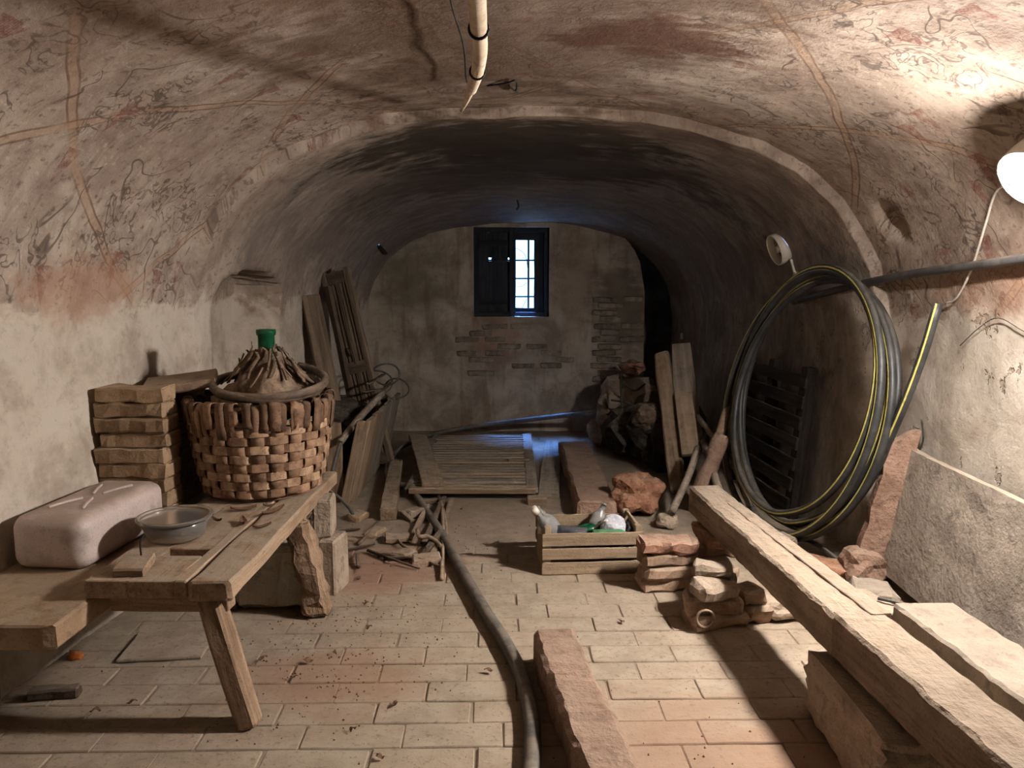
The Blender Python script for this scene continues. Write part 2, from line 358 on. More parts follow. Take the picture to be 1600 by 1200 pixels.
    # unpainted, sootier far bay; its dimness is partly painted into the tone
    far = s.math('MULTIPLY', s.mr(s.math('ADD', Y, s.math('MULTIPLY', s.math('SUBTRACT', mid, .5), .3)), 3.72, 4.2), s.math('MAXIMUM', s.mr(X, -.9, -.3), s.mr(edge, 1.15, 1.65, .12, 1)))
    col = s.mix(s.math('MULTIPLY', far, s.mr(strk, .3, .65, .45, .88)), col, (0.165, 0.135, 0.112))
    col = s.mix(s.mr(s.math('ADD', Y, s.math('MULTIPLY', s.math('SUBTRACT', mid, .5), .6)), .55, .85, 1, 0), col, s.mix(s.mr(mid, .4, .6), (0.10, 0.075, 0.055), (0.055, 0.043, 0.033)))   # unseen bay around the viewer, coloured dark to cut bounced light
    xy = (0, 1); yz = (1, 2)
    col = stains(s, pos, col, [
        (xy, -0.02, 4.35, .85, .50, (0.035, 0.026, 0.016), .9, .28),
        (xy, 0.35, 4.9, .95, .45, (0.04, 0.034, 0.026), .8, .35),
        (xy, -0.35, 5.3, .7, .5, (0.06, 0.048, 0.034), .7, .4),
        (xy, -0.02, 2.7, .75, .95, (0.105, 0.066, 0.044), .8, .45),
        (xy, 0.48, 2.75, .32, .17, (0.085, 0.042, 0.026), .85, .25),
        (xy, -0.7, 2.1, .5, .4, (0.16, 0.095, 0.06), .55, .5),
        (xy, 0.75, 3.9, .35, .25, (0.09, 0.06, 0.04), .6, .4),
        (yz, 3.0, 1.35, .35, .12, (0.34, 0.19, 0.12), .55, .4),
    ])
    # chipped plaster on the right wall
    chipm = s.math('MULTIPLY', s.mr(X, 1.2, 1.4), s.math('MULTIPLY', s.mr(Z, .35, .6), s.mr(Z, 1.3, 1.15)))
    chip = s.math('MULTIPLY', chipm, s.mr(s.noise(pos, 7.5, 5, .68), .60, .64))
    col = s.mix(s.math('MULTIPLY', chip, .5), col, (0.23, 0.15, 0.10))
    h = s.math('ADD', s.math('MULTIPLY', mid, .5), s.math('ADD', s.math('MULTIPLY', fine, .35), s.math('MULTIPLY', vf, .15)))
    nb = s.bump(h, .45, .03); nb = s.bump(s.math('SUBTRACT', 1.0, chip), .9, .012, nb)
    return s.fin(col, .93, nb, .12)
M['plaster'] = plaster_mat()

def backwall_mat():
    s = NT('dirty_back_plaster'); geo = s.n('ShaderNodeNewGeometry'); pos = geo.outputs['Position']
    mid = s.noise(pos, 3.5, 6, .65, .3); fine = s.noise(pos, 22, 5, .7); vst = s.noise(s.mapping(pos, (5, 5, .8)), 2.2, 4)
    col = s.mix(s.mr(mid, .35, .68), (0.42, 0.36, 0.285), (0.22, 0.18, 0.135))
    col = s.mix(s.math('MULTIPLY', s.mr(vst, .5, .7), .5), col, (0.15, 0.09, 0.055))
    col = s.mix(s.math('MULTIPLY', s.mr(fine, .58, .75), .6), col, (0.10, 0.07, 0.05))
    col = s.mix(s.math('MULTIPLY', s.mr(fine, .26, .36, 1, 0), .35), col, (0.42, 0.36, 0.29))
    xz = (0, 2)
    col = stains(s, pos, col, [(xz, -.15, .88, .22, .22, (0.26, 0.12, 0.07), .45, .5), (xz, 1.0, 1.2, .28, .38, (0.10, 0.075, 0.05), .7, .4),
                               (xz, -.95, 1.45, .3, .35, (0.13, 0.115, 0.07), .55, .5), (xz, .6, 1.5, .2, .5, (0.19, 0.12, 0.075), .4, .5)])
    h = s.math('ADD', s.math('MULTIPLY', mid, .5), s.math('MULTIPLY', fine, .5))
    return s.fin(col, .95, s.bump(h, .7, .03), .1)
M['backwall'] = backwall_mat()

def floor_mat(name, brick):
    s = NT(name); geo = s.n('ShaderNodeNewGeometry'); pos = geo.outputs['Position']; oi = s.n('ShaderNodeObjectInfo')
    big = s.noise(pos, 1.6, 5, .6); mid = s.noise(pos, 8, 5, .65); fine = s.noise(pos, 45, 5, .7); sp = s.noise(pos, 130, 2, .5)
    a, b = ((0.345, 0.283, 0.212), (0.265, 0.212, 0.155)) if brick else ((0.285, 0.23, 0.17), (0.23, 0.182, 0.13))
    col = s.mix(s.mr(mid, .35, .65), a, b)
    if brick:
        col = s.mix(s.math('MULTIPLY', s.mr(oi.outputs['Random'], 0, 1), .30), col, (0.34, 0.25, 0.175))
    col = s.mix(s.math('MULTIPLY', s.mr(big, .52, .72), .45), col, (0.25, 0.17, 0.11))
    col = s.mix(s.math('MULTIPLY', s.mr(fine, .53, .68), .65), col, (0.16, 0.112, 0.075))
    col = s.mix(s.math('MULTIPLY', s.mr(sp, .68, .76), .6), col, (0.10, 0.06, 0.04))
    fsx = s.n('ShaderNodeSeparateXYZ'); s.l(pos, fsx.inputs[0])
    col = s.mix(s.mr(fsx.outputs[1], 1.1, 1.4, 1, 0), col, (0.10, 0.075, 0.055))      # unseen floor near the viewer, darkened to soak up bounce
    xy = (0, 1)
    col = stains(s, pos, col, [(xy, .62, 1.95, .50, .36, (0.30, 0.175, 0.115), .6, .6), (xy, -.62, 3.55, .3, .3, (0.26, 0.12, 0.075), .5, .5),
                               (xy, -.62, 2.5, .28, .2, (0.27, 0.14, 0.085), .45, .5), (xy, .3, 5.4, .8, .7, (0.15, 0.115, 0.085), .5, .5)])
    h = s.math('ADD', s.math('MULTIPLY', mid, .5), s.math('ADD', s.math('MULTIPLY', fine, .35), s.math('MULTIPLY', sp, .15)))
    return s.fin(col, .95, s.bump(h, .5, .012), .1)
M['floor'] = floor_mat('dusty_floor', False); M['floorbrick'] = floor_mat('dusty_floor_brick', True)

# ------------------------------------------------------------------ the vault
STEP_Y = 3.78; YB = 7.05; CX = .1; NEXP = 2.6; Z0 = .95
def sst(a, b, x): t = max(0, min(1, (x - a) / (b - a))); return t * t * (3 - 2 * t)
def prm(y):
    yy = max(-.5, min(7.3, y)); aL = 1.5 + .075 * (7 - yy); aR = 1.5 + .088 * (7 - yy)
    step = .045 if y > STEP_Y else 0
    cr = 2.215 if y < STEP_Y else 2.17 - .23 * ((min(y, 7.3) - STEP_Y) / 3.27) ** 2
    return aL - step, aR - step, cr
def profile(y, s):       # s in [-1,1]: left floor .. crown .. right floor ; returns x,z,nx,nz
    aL, aR, cr = prm(y); rise = cr - Z0
    sg = -1 if s < 0 else 1; t = abs(s); a = aL if sg < 0 else aR
    if t > .70:
        k = (t - .70) / .30; z = Z0 * (1 - k) - .05 * k; x = a - .075 * k * k
        return CX + sg * x, z, -sg, 0.0
    th = PI / 2 * (1 - t / .70); ct, st = max(0, math.cos(th)), max(0, math.sin(th))
    x = a * ct ** (2 / NEXP); z = Z0 + rise * st ** (2 / NEXP)
    nx = -sg * (max(x, 1e-5) / a) ** (NEXP - 1) / a; nzv = -(max(z - Z0, 1e-5) / rise) ** (NEXP - 1) / rise
    l = math.hypot(nx, nzv); return CX + sg * x, z, nx / l, nzv / l
def niche_depth(y, z):   # arched recess in the left wall
    c, hw, zb, zt = 4.44, .42, .55, 1.30
    dy = abs(y - c); top = zt + .13 * math.sqrt(max(0, 1 - (dy / hw) ** 2)) if dy < hw else zt
    m = sst(hw + .012, hw - .012, dy) * sst(zb - .012, zb + .012, z) * sst(top + .012, top - .012, z)
    return .27 * m
NS, seam = 190, 0
ss = [-1 + 2 * i / NS for i in range(NS + 1)]
# redistribute s so that vault points are even, seams at +-.70
half = [i / 66 * .70 for i in range(67)] + [.70 + (i + 1) / 26 * .30 for i in range(26)]
def even(tlist):         # reparametrise superellipse angle for even spacing
    out = []
    for t in tlist:
        if t <= .70: k = t / .70; out.append(.70 * (k ** 1.35 * (1 - k) + (1 - (1 - k) ** 1.25) * k))
        else: out.append(t)
    return out
hh = even(half); ss = [-t for t in reversed(hh)] + hh[1:]
ys = []
y = -4.0
while y < STEP_Y - .01: ys.append(y); y += .25 if y < 0 else .055 if y < 1.0 else .032
ys += [STEP_Y - .004, STEP_Y + .004]
y = STEP_Y + .03
while y < YB + .16: ys.append(y); y += .030 if y < 5.4 else .06
ys.append(YB + .18)
grid = []
for j, yv in enumerate(ys):
    row = []; u = 0; prev = None
    for i, s in enumerate(ss):
        x, z, nx, nzv = profile(yv, s)
        yy = yv
        fall = max(0, 1 - abs(yv - STEP_Y) / .45)
        if fall: yy = yv + fall * (.030 * noise.fractal(V((s * 16, 3.1, 0)), 1, 2, 5) + .03 * math.sin(s * 4.2))
        p = V((x, yy, z))
        d = .022 * noise.fractal(p * 1.3, 1, 2, 3) + .006 * noise.fractal(p * 7, 1, 2, 3)
        off = -d
        if x < -1 and z < 1.6: off += niche_depth(yv, z)
        # small broken hole in the right haunch
        hd = math.hypot((yv - 3.55) / .075, (z - 1.66) / .07) if x > 1 else 9
        if hd < 1.4: off += .07 * sst(1.15, .75, hd + .25 * nz(p, 14))
        p -= V((nx, 0, nzv)) * off
        row.append(p)
    grid.append(row)
nS = len(ss); us = []
for row in grid:
    u = [0]; 
    for i in range(1, nS): u.append(u[-1] + (row[i] - row[i - 1]).length if False else u[-1] + math.hypot(row[i].x - row[i - 1].x, row[i].z - row[i - 1].z))
    m = u[nS // 2]; us.append([q - m for q in u])
def vnormal(j, i):
    a = grid[min(j + 1, len(ys) - 1)][i] - grid[max(j - 1, 0)][i]; b = grid[j][min(i + 1, nS - 1)] - grid[j][max(i - 1, 0)]
    n = b.cross(a); n.normalize(); return n
iL = 26; iR = nS - 1 - 26
def vault_piece(name, i0, i1):
    vs, fs, uvv, nr = [], [], [], []
    w_ = i1 - i0 + 1
    for j in range(len(ys)):
        for i in range(i0, i1 + 1):
            vs.append(grid[j][i]); uvv.append((us[j][i], grid[j][i].y)); nr.append(vnormal(j, i))
    jstep = [j for j in range(len(ys) - 1) if ys[j] < STEP_Y < ys[j + 1]][0]
    for j in range(len(ys) - 1):
        for i in range(w_ - 1):
            fs.append((j * w_ + i, (j + 1) * w_ + i, (j + 1) * w_ + i + 1, j * w_ + i + 1))
    o = mobj(name, vs, fs, M['plaster'], None, Matrix(), True)
    me = o.data; ul = me.uv_layers.new(name='UVMap')
    flat = []
    for lp in me.loops: flat += list(uvv[lp.vertex_index])
    ul.data.foreach_set('uv', flat)
    o['kind'] = 'structure'; o['label'] = {'wall_left': 'pale limewashed left wall with an arched niche', 'ceiling': 'barrel vault with faded vine fresco and soot', 'wall_right': 'chipped plaster right wall behind the coiled hose'}[name]
    # face normals must look into the room
    return o
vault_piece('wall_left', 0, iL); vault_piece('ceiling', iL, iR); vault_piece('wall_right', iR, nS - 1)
def inside(p):
    aL, aR, cr = prm(p.y)
    if p.y > YB + .1 or p.y < -3.9 or p.z < 0: return False
    dx = p.x - CX; a = aR if dx > 0 else aL
    if p.z < Z0: k = 1 - p.z / Z0; return abs(dx) < a - .075 * k * k
    q = (p.z - Z0) / (cr - Z0)
    return q < 1 and (abs(dx) / a) ** NEXP + q ** NEXP < 1
def hit(px, py, gap=.02):    # where a sight line meets the vault or walls
    d = ray(px, py); t = .5
    while t < 12 and inside(CAM + d * t): t += .004
    return CAM + d * (t - gap)
# closing walls (behind the viewer and the dark passage beyond)
def flatwall(name, y, label):
    x0, x1 = -2.7, 3.0
    vs = [(x0, y, -.1), (x1, y, -.1), (x1, y, 2.6), (x0, y, 2.6), (x0, y + .1, -.1), (x1, y + .1, -.1), (x1, y + .1, 2.6), (x0, y + .1, 2.6)]
    fs = [(0, 1, 2, 3), (7, 6, 5, 4), (0, 4, 5, 1), (1, 5, 6, 2), (2, 6, 7, 3), (3, 7, 4, 0)]
    return tag(mobj(name, vs, fs, M['backwall'], None, Matrix()), label, kind='structure')
flatwall('wall_front', -4.0, 'plaster wall behind the viewer'); 

# back wall: thick slab with a window hole; its right end stops short of the side wall (dark passage)
WX0, WX1, WZ0, WZ1 = -.355, .345, 1.085, 1.905
def back_wall():
    th = .20; xr = 1.23; n = 60; vs, fs = [], []
    def topz(x):
        if x > .75:
            k = (x - .75) / (xr - .75); return 1.93 - .62 * (1 - math.sqrt(max(0, 1 - k * k)))
        return 2.08
    xs = sorted(set([-1.75 + (xr + 1.75) * i / n for i in range(n + 1)] + [WX0, WX1])); m = 34
    zs_ = sorted(set([2.08 * i / m for i in range(m + 1)] + [WZ0, WZ1]))
    idx = {}
    def vid(i, k, b):
        key = (i, k, b)
        if key not in idx:
            x = xs[i]; z = min(zs_[k], topz(x)); p = V((x, YB + (th if b else 0), z))
            e = (abs(x - WX0) < 1e-6 or abs(x - WX1) < 1e-6)
            if not b: p.y += .012 * noise.fractal(V((x * 3, 1, z * 3)), 1, 2, 4) + .004 * nz(p, 25)
            idx[key] = len(vs); vs.append(p)
        return idx[key]
    def hole(i, k): return xs[i] >= WX0 - 1e-6 and xs[i + 1] <= WX1 + 1e-6 and zs_[k] >= WZ0 - 1e-6 and zs_[k + 1] <= WZ1 + 1e-6
    nx_, nz_ = len(xs) - 1, len(zs_) - 1
    for i in range(nx_):
        for k in range(nz_):
            if hole(i, k): continue
            if zs_[k] >= max(topz(xs[i]), topz(xs[i + 1])): continue
            fs.append((vid(i, k, 0), vid(i + 1, k, 0), vid(i + 1, k + 1, 0), vid(i, k + 1, 0)))
            fs.append((vid(i, k + 1, 1), vid(i + 1, k + 1, 1), vid(i + 1, k, 1), vid(i, k, 1)))
            for (a, b, nb) in (((i, k), (i + 1, k), (i, k - 1)), ((i + 1, k), (i + 1, k + 1), (i + 1, k)), ((i + 1, k + 1), (i, k + 1), (i, k + 1)), ((i, k + 1), (i, k), (i - 1, k))):
                out = nb[0] < 0 or nb[0] >= nx_ or nb[1] < 0 or nb[1] >= nz_ or hole(*nb) or zs_[nb[1]] >= max(topz(xs[nb[0]]), topz(xs[nb[0] + 1]))
                if out: fs.append((vid(*b, 0), vid(*a, 0), vid(*a, 1), vid(*b, 1)))
    o = mobj('wall_back', vs, fs, M['backwall'], None, Matrix(), False)
    me = o.data; me.polygons.foreach_set('use_smooth', [True] * len(me.polygons))
    me.set_sharp_from_angle(angle=math.radians(40))
    return tag(o, 'dirty plastered back wall around the small barred window', kind='structure')
wb = back_wall()
# bricks showing through the plaster, to the right of the window and under it
def course_bricks():
    meshes = []
    for k in range(5):
        vs, fs = rbox(.24, .05, .052, 3, .006, .008, 50 + k * 3, 14)
        me = bpy.data.meshes.new('brick'); me.from_pydata([tuple(v) for v in vs], [], fs); me.materials.append(M['backbrick']); meshes.append(me)
    rr = random.Random(3)
    for row in range(13):
        z = .50 + row * .062
        for (xa, xb, prob, pr) in ((.86, 1.14, .85, .006), (-.42, .55, .42 if z < 1.04 else 0, .001)):
            x = xa + (.13 if row % 2 else 0) * (1 if xa < 0 else .4)
            while x < xb:
                if rr.random() < prob:
                    sxx = rr.uniform(.7, 1.05)
                    share('brick', rr.choice(meshes), wb, Matrix.Translation((x, YB + .025 - .010 - pr * rr.uniform(.3, 1.8), z + rr.uniform(-.006, .006))) @ Matrix.Rotation(rr.uniform(-.03, .03), 4, 'Y') @ Matrix.Diagonal((sxx, 1, 1, 1)))
                x += .262
M['backbrick'] = surf('limewashed_brick', (0.16, 0.125, 0.09), (0.31, 0.26, 0.20), (8, 8, 8), dust=.2, bump=.8)
course_bricks()
# far end of the dark passage, kept behind the back wall, and the sky well behind the window
def passage():
    x0, x1, y0, y1, z0, z1 = .62, 2.3, YB + .18, YB + 1.5, -.1, 2.4
    vs = [(x0, y0, z0), (x1, y0, z0), (x1, y1, z0), (x0, y1, z0), (x0, y0, z1), (x1, y0, z1), (x1, y1, z1), (x0, y1, z1)]
    fs = [(3, 2, 6, 7), (0, 3, 7, 4), (2, 1, 5, 6), (7, 6, 5, 4), (0, 1, 2, 3)]
    tag(mobj('wall_passage', vs, fs, M['backwall'], None, Matrix()), 'dark side passage beyond the end of the back wall', kind='structure')
passage()
def flange():
    row = grid[-1]; vs, fs = [], []
    for i in range(nS):
        p = row[i]; d = V((p.x - CX, 0, p.z - 1.0)).normalized(); vs += [p, V((p.x, YB + .18, p.z)) + d * 1.2]
    for i in range(nS - 1): fs.append((i * 2, i * 2 + 1, i * 2 + 3, i * 2 + 2))
    tag(mobj('trim_1', vs, fs, M['backwall'], None, Matrix()), 'masonry edge of the vault behind the back wall', kind='structure')
flange()
# ------------------------------------------------------------------ window
def window():
    m = Matrix.Translation(((WX0 + WX1) / 2, YB + .10, WZ0))
    o = bpy.data.objects.new('window_1', None); C.objects.link(o); setm(o, m, None)
    tag(o, 'small barred window with dark wooden leaves in the back wall', kind='structure')
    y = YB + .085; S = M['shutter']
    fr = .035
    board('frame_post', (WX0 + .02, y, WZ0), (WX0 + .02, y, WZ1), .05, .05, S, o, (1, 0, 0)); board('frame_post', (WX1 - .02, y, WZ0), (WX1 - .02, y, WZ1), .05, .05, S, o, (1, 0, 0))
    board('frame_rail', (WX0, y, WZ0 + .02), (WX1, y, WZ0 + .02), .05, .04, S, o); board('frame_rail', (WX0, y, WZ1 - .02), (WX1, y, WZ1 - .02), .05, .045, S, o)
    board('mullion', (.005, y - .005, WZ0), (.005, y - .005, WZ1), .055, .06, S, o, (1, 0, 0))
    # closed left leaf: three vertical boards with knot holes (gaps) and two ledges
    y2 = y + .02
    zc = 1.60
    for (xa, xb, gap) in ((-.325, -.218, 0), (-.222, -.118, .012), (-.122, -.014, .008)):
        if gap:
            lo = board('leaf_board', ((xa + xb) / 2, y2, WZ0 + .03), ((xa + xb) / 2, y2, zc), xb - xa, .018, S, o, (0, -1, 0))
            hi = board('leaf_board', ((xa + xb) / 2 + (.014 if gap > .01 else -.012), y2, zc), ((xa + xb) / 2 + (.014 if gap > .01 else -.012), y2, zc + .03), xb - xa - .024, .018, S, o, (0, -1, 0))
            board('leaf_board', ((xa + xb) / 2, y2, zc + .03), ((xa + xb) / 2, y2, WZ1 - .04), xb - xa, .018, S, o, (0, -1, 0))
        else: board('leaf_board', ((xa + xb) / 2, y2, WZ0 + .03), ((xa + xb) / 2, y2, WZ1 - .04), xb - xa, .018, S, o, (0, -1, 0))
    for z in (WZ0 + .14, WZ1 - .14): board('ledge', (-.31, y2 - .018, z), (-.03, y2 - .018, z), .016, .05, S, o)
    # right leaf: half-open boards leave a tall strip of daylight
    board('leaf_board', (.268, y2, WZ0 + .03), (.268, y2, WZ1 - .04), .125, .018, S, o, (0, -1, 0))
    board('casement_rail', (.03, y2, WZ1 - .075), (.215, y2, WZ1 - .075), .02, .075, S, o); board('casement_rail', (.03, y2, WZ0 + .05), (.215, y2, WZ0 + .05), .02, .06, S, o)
    yb = YB + .155
    for x in (-.12, .155): tube('window_bar', [(x, yb, WZ0 - .02), (x, yb, WZ1 + .02)], .010, M['iron'], o, 8, 1)
    for z in (1.27, 1.44, 1.61): tube('window_bar', [(WX0 - .02, yb, z), (WX1 + .02, yb, z)], .009, M['iron'], o, 8, 1)
    k = 0
    for z0, z1 in ((WZ0 + .03, 1.27), (1.27, 1.44), (1.44, 1.61), (1.61, WZ1 - .05)):
        for x0, x1 in ((.03, .155), (.155, .21)):
            board('pane', ((x0 + x1) / 2, yb + .02, z0 + .004), ((x0 + x1) / 2, yb + .02, z1 - .004), x1 - x0 - .004, .004, M['pane'], o, (0, -1, 0), jit=0, ch=.0005)
    for pts in ([(.04, 1.72), (.08, 1.70), (.13, 1.64), (.15, 1.52)], [(.07, 1.14), (.10, 1.17), (.14, 1.25)], [(.05, 1.36), (.10, 1.37), (.14, 1.40)]):
        tube('dry_tendril', [(x, yb - .012, z) for x, z in pts], .0035, M['twig'], o, 5, 5)
window()
# ------------------------------------------------------------------ floor
def floor():
    vs, fs = [], []; nx_, ny_ = 56, 150
    for j in range(ny_ + 1):
        yv = -4.0 + 12.6 * j / ny_
        for i in range(nx_ + 1):
            x = -2.6 + 5.6 * i / nx_
            k = sst(3.85, 4.25, yv + .35 * nz((x, yv, 0), 1.6))
            z = -.005 * (1 - k) + .004 * k + .006 * k * noise.fractal(V((x * 4, yv * 4, 0)), 1, 2, 3)
            vs.append((x, yv, z))
    for j in range(ny_):
        for i in range(nx_):
            a = j * (nx_ + 1) + i; fs.append((a, a + 1, a + nx_ + 2, a + nx_ + 1))
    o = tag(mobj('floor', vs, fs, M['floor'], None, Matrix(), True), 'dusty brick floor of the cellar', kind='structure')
    meshes = []
    for k in range(8):
        v2, f2 = rbox(.3015, .1215, .05, 4, .0016, .0035, 300 + k * 5, 12)
        me = bpy.data.meshes.new('brick'); me.from_pydata([tuple(v) for v in v2], [], f2); me.materials.append(M['floorbrick']); meshes.append(me)
    rr = random.Random(11); rest_v, rest_f = [], []
    L, W = .306, .126; rot = Matrix.Rotation(math.radians(1.2), 4, 'Z'); cnt = 0; row = 0; y = 1.52
    while y < 4.15:
        x = -1.78 + (L / 2 if row % 2 else 0) + rr.uniform(-.03, .03)
        while x < 1.95:
            c = rot @ V((x, y, 0)); zt = rr.uniform(-.0025, .0015) - .010 * sst(3.6, 4.15, y + .3 * nz((x, y, 1), 2))
            # only bricks in the photograph's view
            sx = 800 + c.x / max(c.y, .1) * F
            xl, xr2 = -1.70, 1.9
            if xl < c.x < xr2 and -170 < sx < 1770:
                mw = Matrix.Translation((c.x, c.y, zt - .025)) @ rot @ Matrix.Rotation(rr.uniform(-.012, .012), 4, 'Z') @ Matrix.Rotation(rr.uniform(-.006, .006), 4, 'X')
                cnt += 1
                if cnt <= 300: share('brick', meshes[rr.randrange(8)], o, mw)
            x += L + rr.uniform(-.006, .006)
        y += W; row += 1
    print('floor bricks', cnt)
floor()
ORD = ['lowest', 'second', 'third', 'fourth', 'fifth', 'sixth', 'seventh', 'eighth', 'ninth', 'tenth']
# ------------------------------------------------------------------ the lamp (the only light switched on)
def lamp():
    n = V((-.73, -.12, -.66)).normalized()                        # the fitting faces into the room and down
    wallp = LAMP_POS - n * .16
    t = thing('globe_lamp', wallp, 'lit round white globe lamp on the right side of the vault', 'lamp')
    s = NT('glowing_globe'); s.b.inputs['Base Color'].default_value = (1, .95, .88, 1)
    s.b.inputs['Emission Color'].default_value = (*LAMP_COL, 1); s.b.inputs['Emission Strength'].default_value = LAMP_POWER
    m = frame(wallp, LAMP_POS); m.translation = (0, 0, 0); m = Matrix.Translation(LAMP_POS) @ m @ Matrix.Rotation(PI / 2, 4, 'Y')
    r = .10                                                      # shallow opal glass dome held by an opaque collar
    lathe('globe', [(r * math.sin(PI * k / 18), 0.012 + .045 * math.cos(PI * k / 18)) for k in [.05] + list(range(1, 10))][::-1], s.m, t, m, 32)
    lathe('lamp_base', [(.001, -.16), (.085, -.16), (.10, -.145), (.112, -.04), (.112, .016), (.103, .018), (.099, -.02), (.001, -.03)], M['white_plastic'], t, m, 32)
    return t
lamp()
# ------------------------------------------------------------------ bench on the left
def bench():
    t = thing('work_bench', (-1.08, 2.9, 0), 'rough wooden bench carrying the wicker basket and plastic bowl', 'bench')
    z = .46; B = M['wood_bench']
    xl, xm, xr_ = -1.315, -1.0, -.855; y0, y1 = 2.22, 3.66
    # left plank has a square mortise hole through it
    hx0, hx1, hy0, hy1 = -1.18, -1.04, 2.44, 2.512
    vs, fs = [], []
    def add(x0, x1, ya, yb):
        v2, f2 = rbox(yb - ya, x1 - x0, .058, 8, .0025, .004, 77, 9); o = len(vs)
        mm = frame((0, ya, 0), (0, yb, 0)); mm.translation = ((x0 + x1) / 2, (ya + yb) / 2, z - .03)
        vs.extend([mm @ v for v in v2]); fs.extend([tuple(i + o for i in f) for f in f2])
    add(xl, hx0, y0, y1); add(hx1, xm, y0, y1); add(hx0 - .004, hx1 + .004, y0, hy0); add(hx0 - .004, hx1 + .004, hy1, y1)
    base = V((-1.16, 2.94, z - .03)); mm = frame((0, 0, 0), (0, 1, 0)); mm.translation = base; inv = mm.inverted()
    mobj('plank', [inv @ v for v in vs], fs, B, t, mm)
    board('plank', ((xm + xr_) / 2 + .004, y0 - .015, z - .03), ((xm + xr_) / 2 + .004, y1 - .05, z - .03), xr_ - xm - .01, .062, B, t, jit=.004, ch=.008, nx=14)
    board('cross_batten', (xl + .06, y0 + .06, z - .085), (xr_ - .03, y0 + .06, z - .085), .06, .06, B, t)
    board('cross_batten', (xl + .06, 3.12, z - .085), (xr_ - .03, 3.12, z - .085), .07, .06, B, t)
    L = M['wood_rough']
    board('leg', (-.815, 2.20, .0), (-.945, 2.26, z - .06), .062, .085, B, t, up=(0, -1, 0.2), jit=.004, ch=.008)
    board('leg', (-.80, 3.00, .0), (-.895, 3.04, z - .06), .10, .115, L, t, up=(0, -1, .2), jit=.012, ch=.02, nx=12, fr=14)
    board('leg', (-1.19, 3.08, .0), (-1.16, 3.10, z - .06), .05, .06, B, t, up=(0, -1, .2))
    board('leg', (-.87, 3.56, .0), (-.93, 3.52, z - .06), .07, .08, L, t, up=(0, -1, .2), jit=.006)
bench()
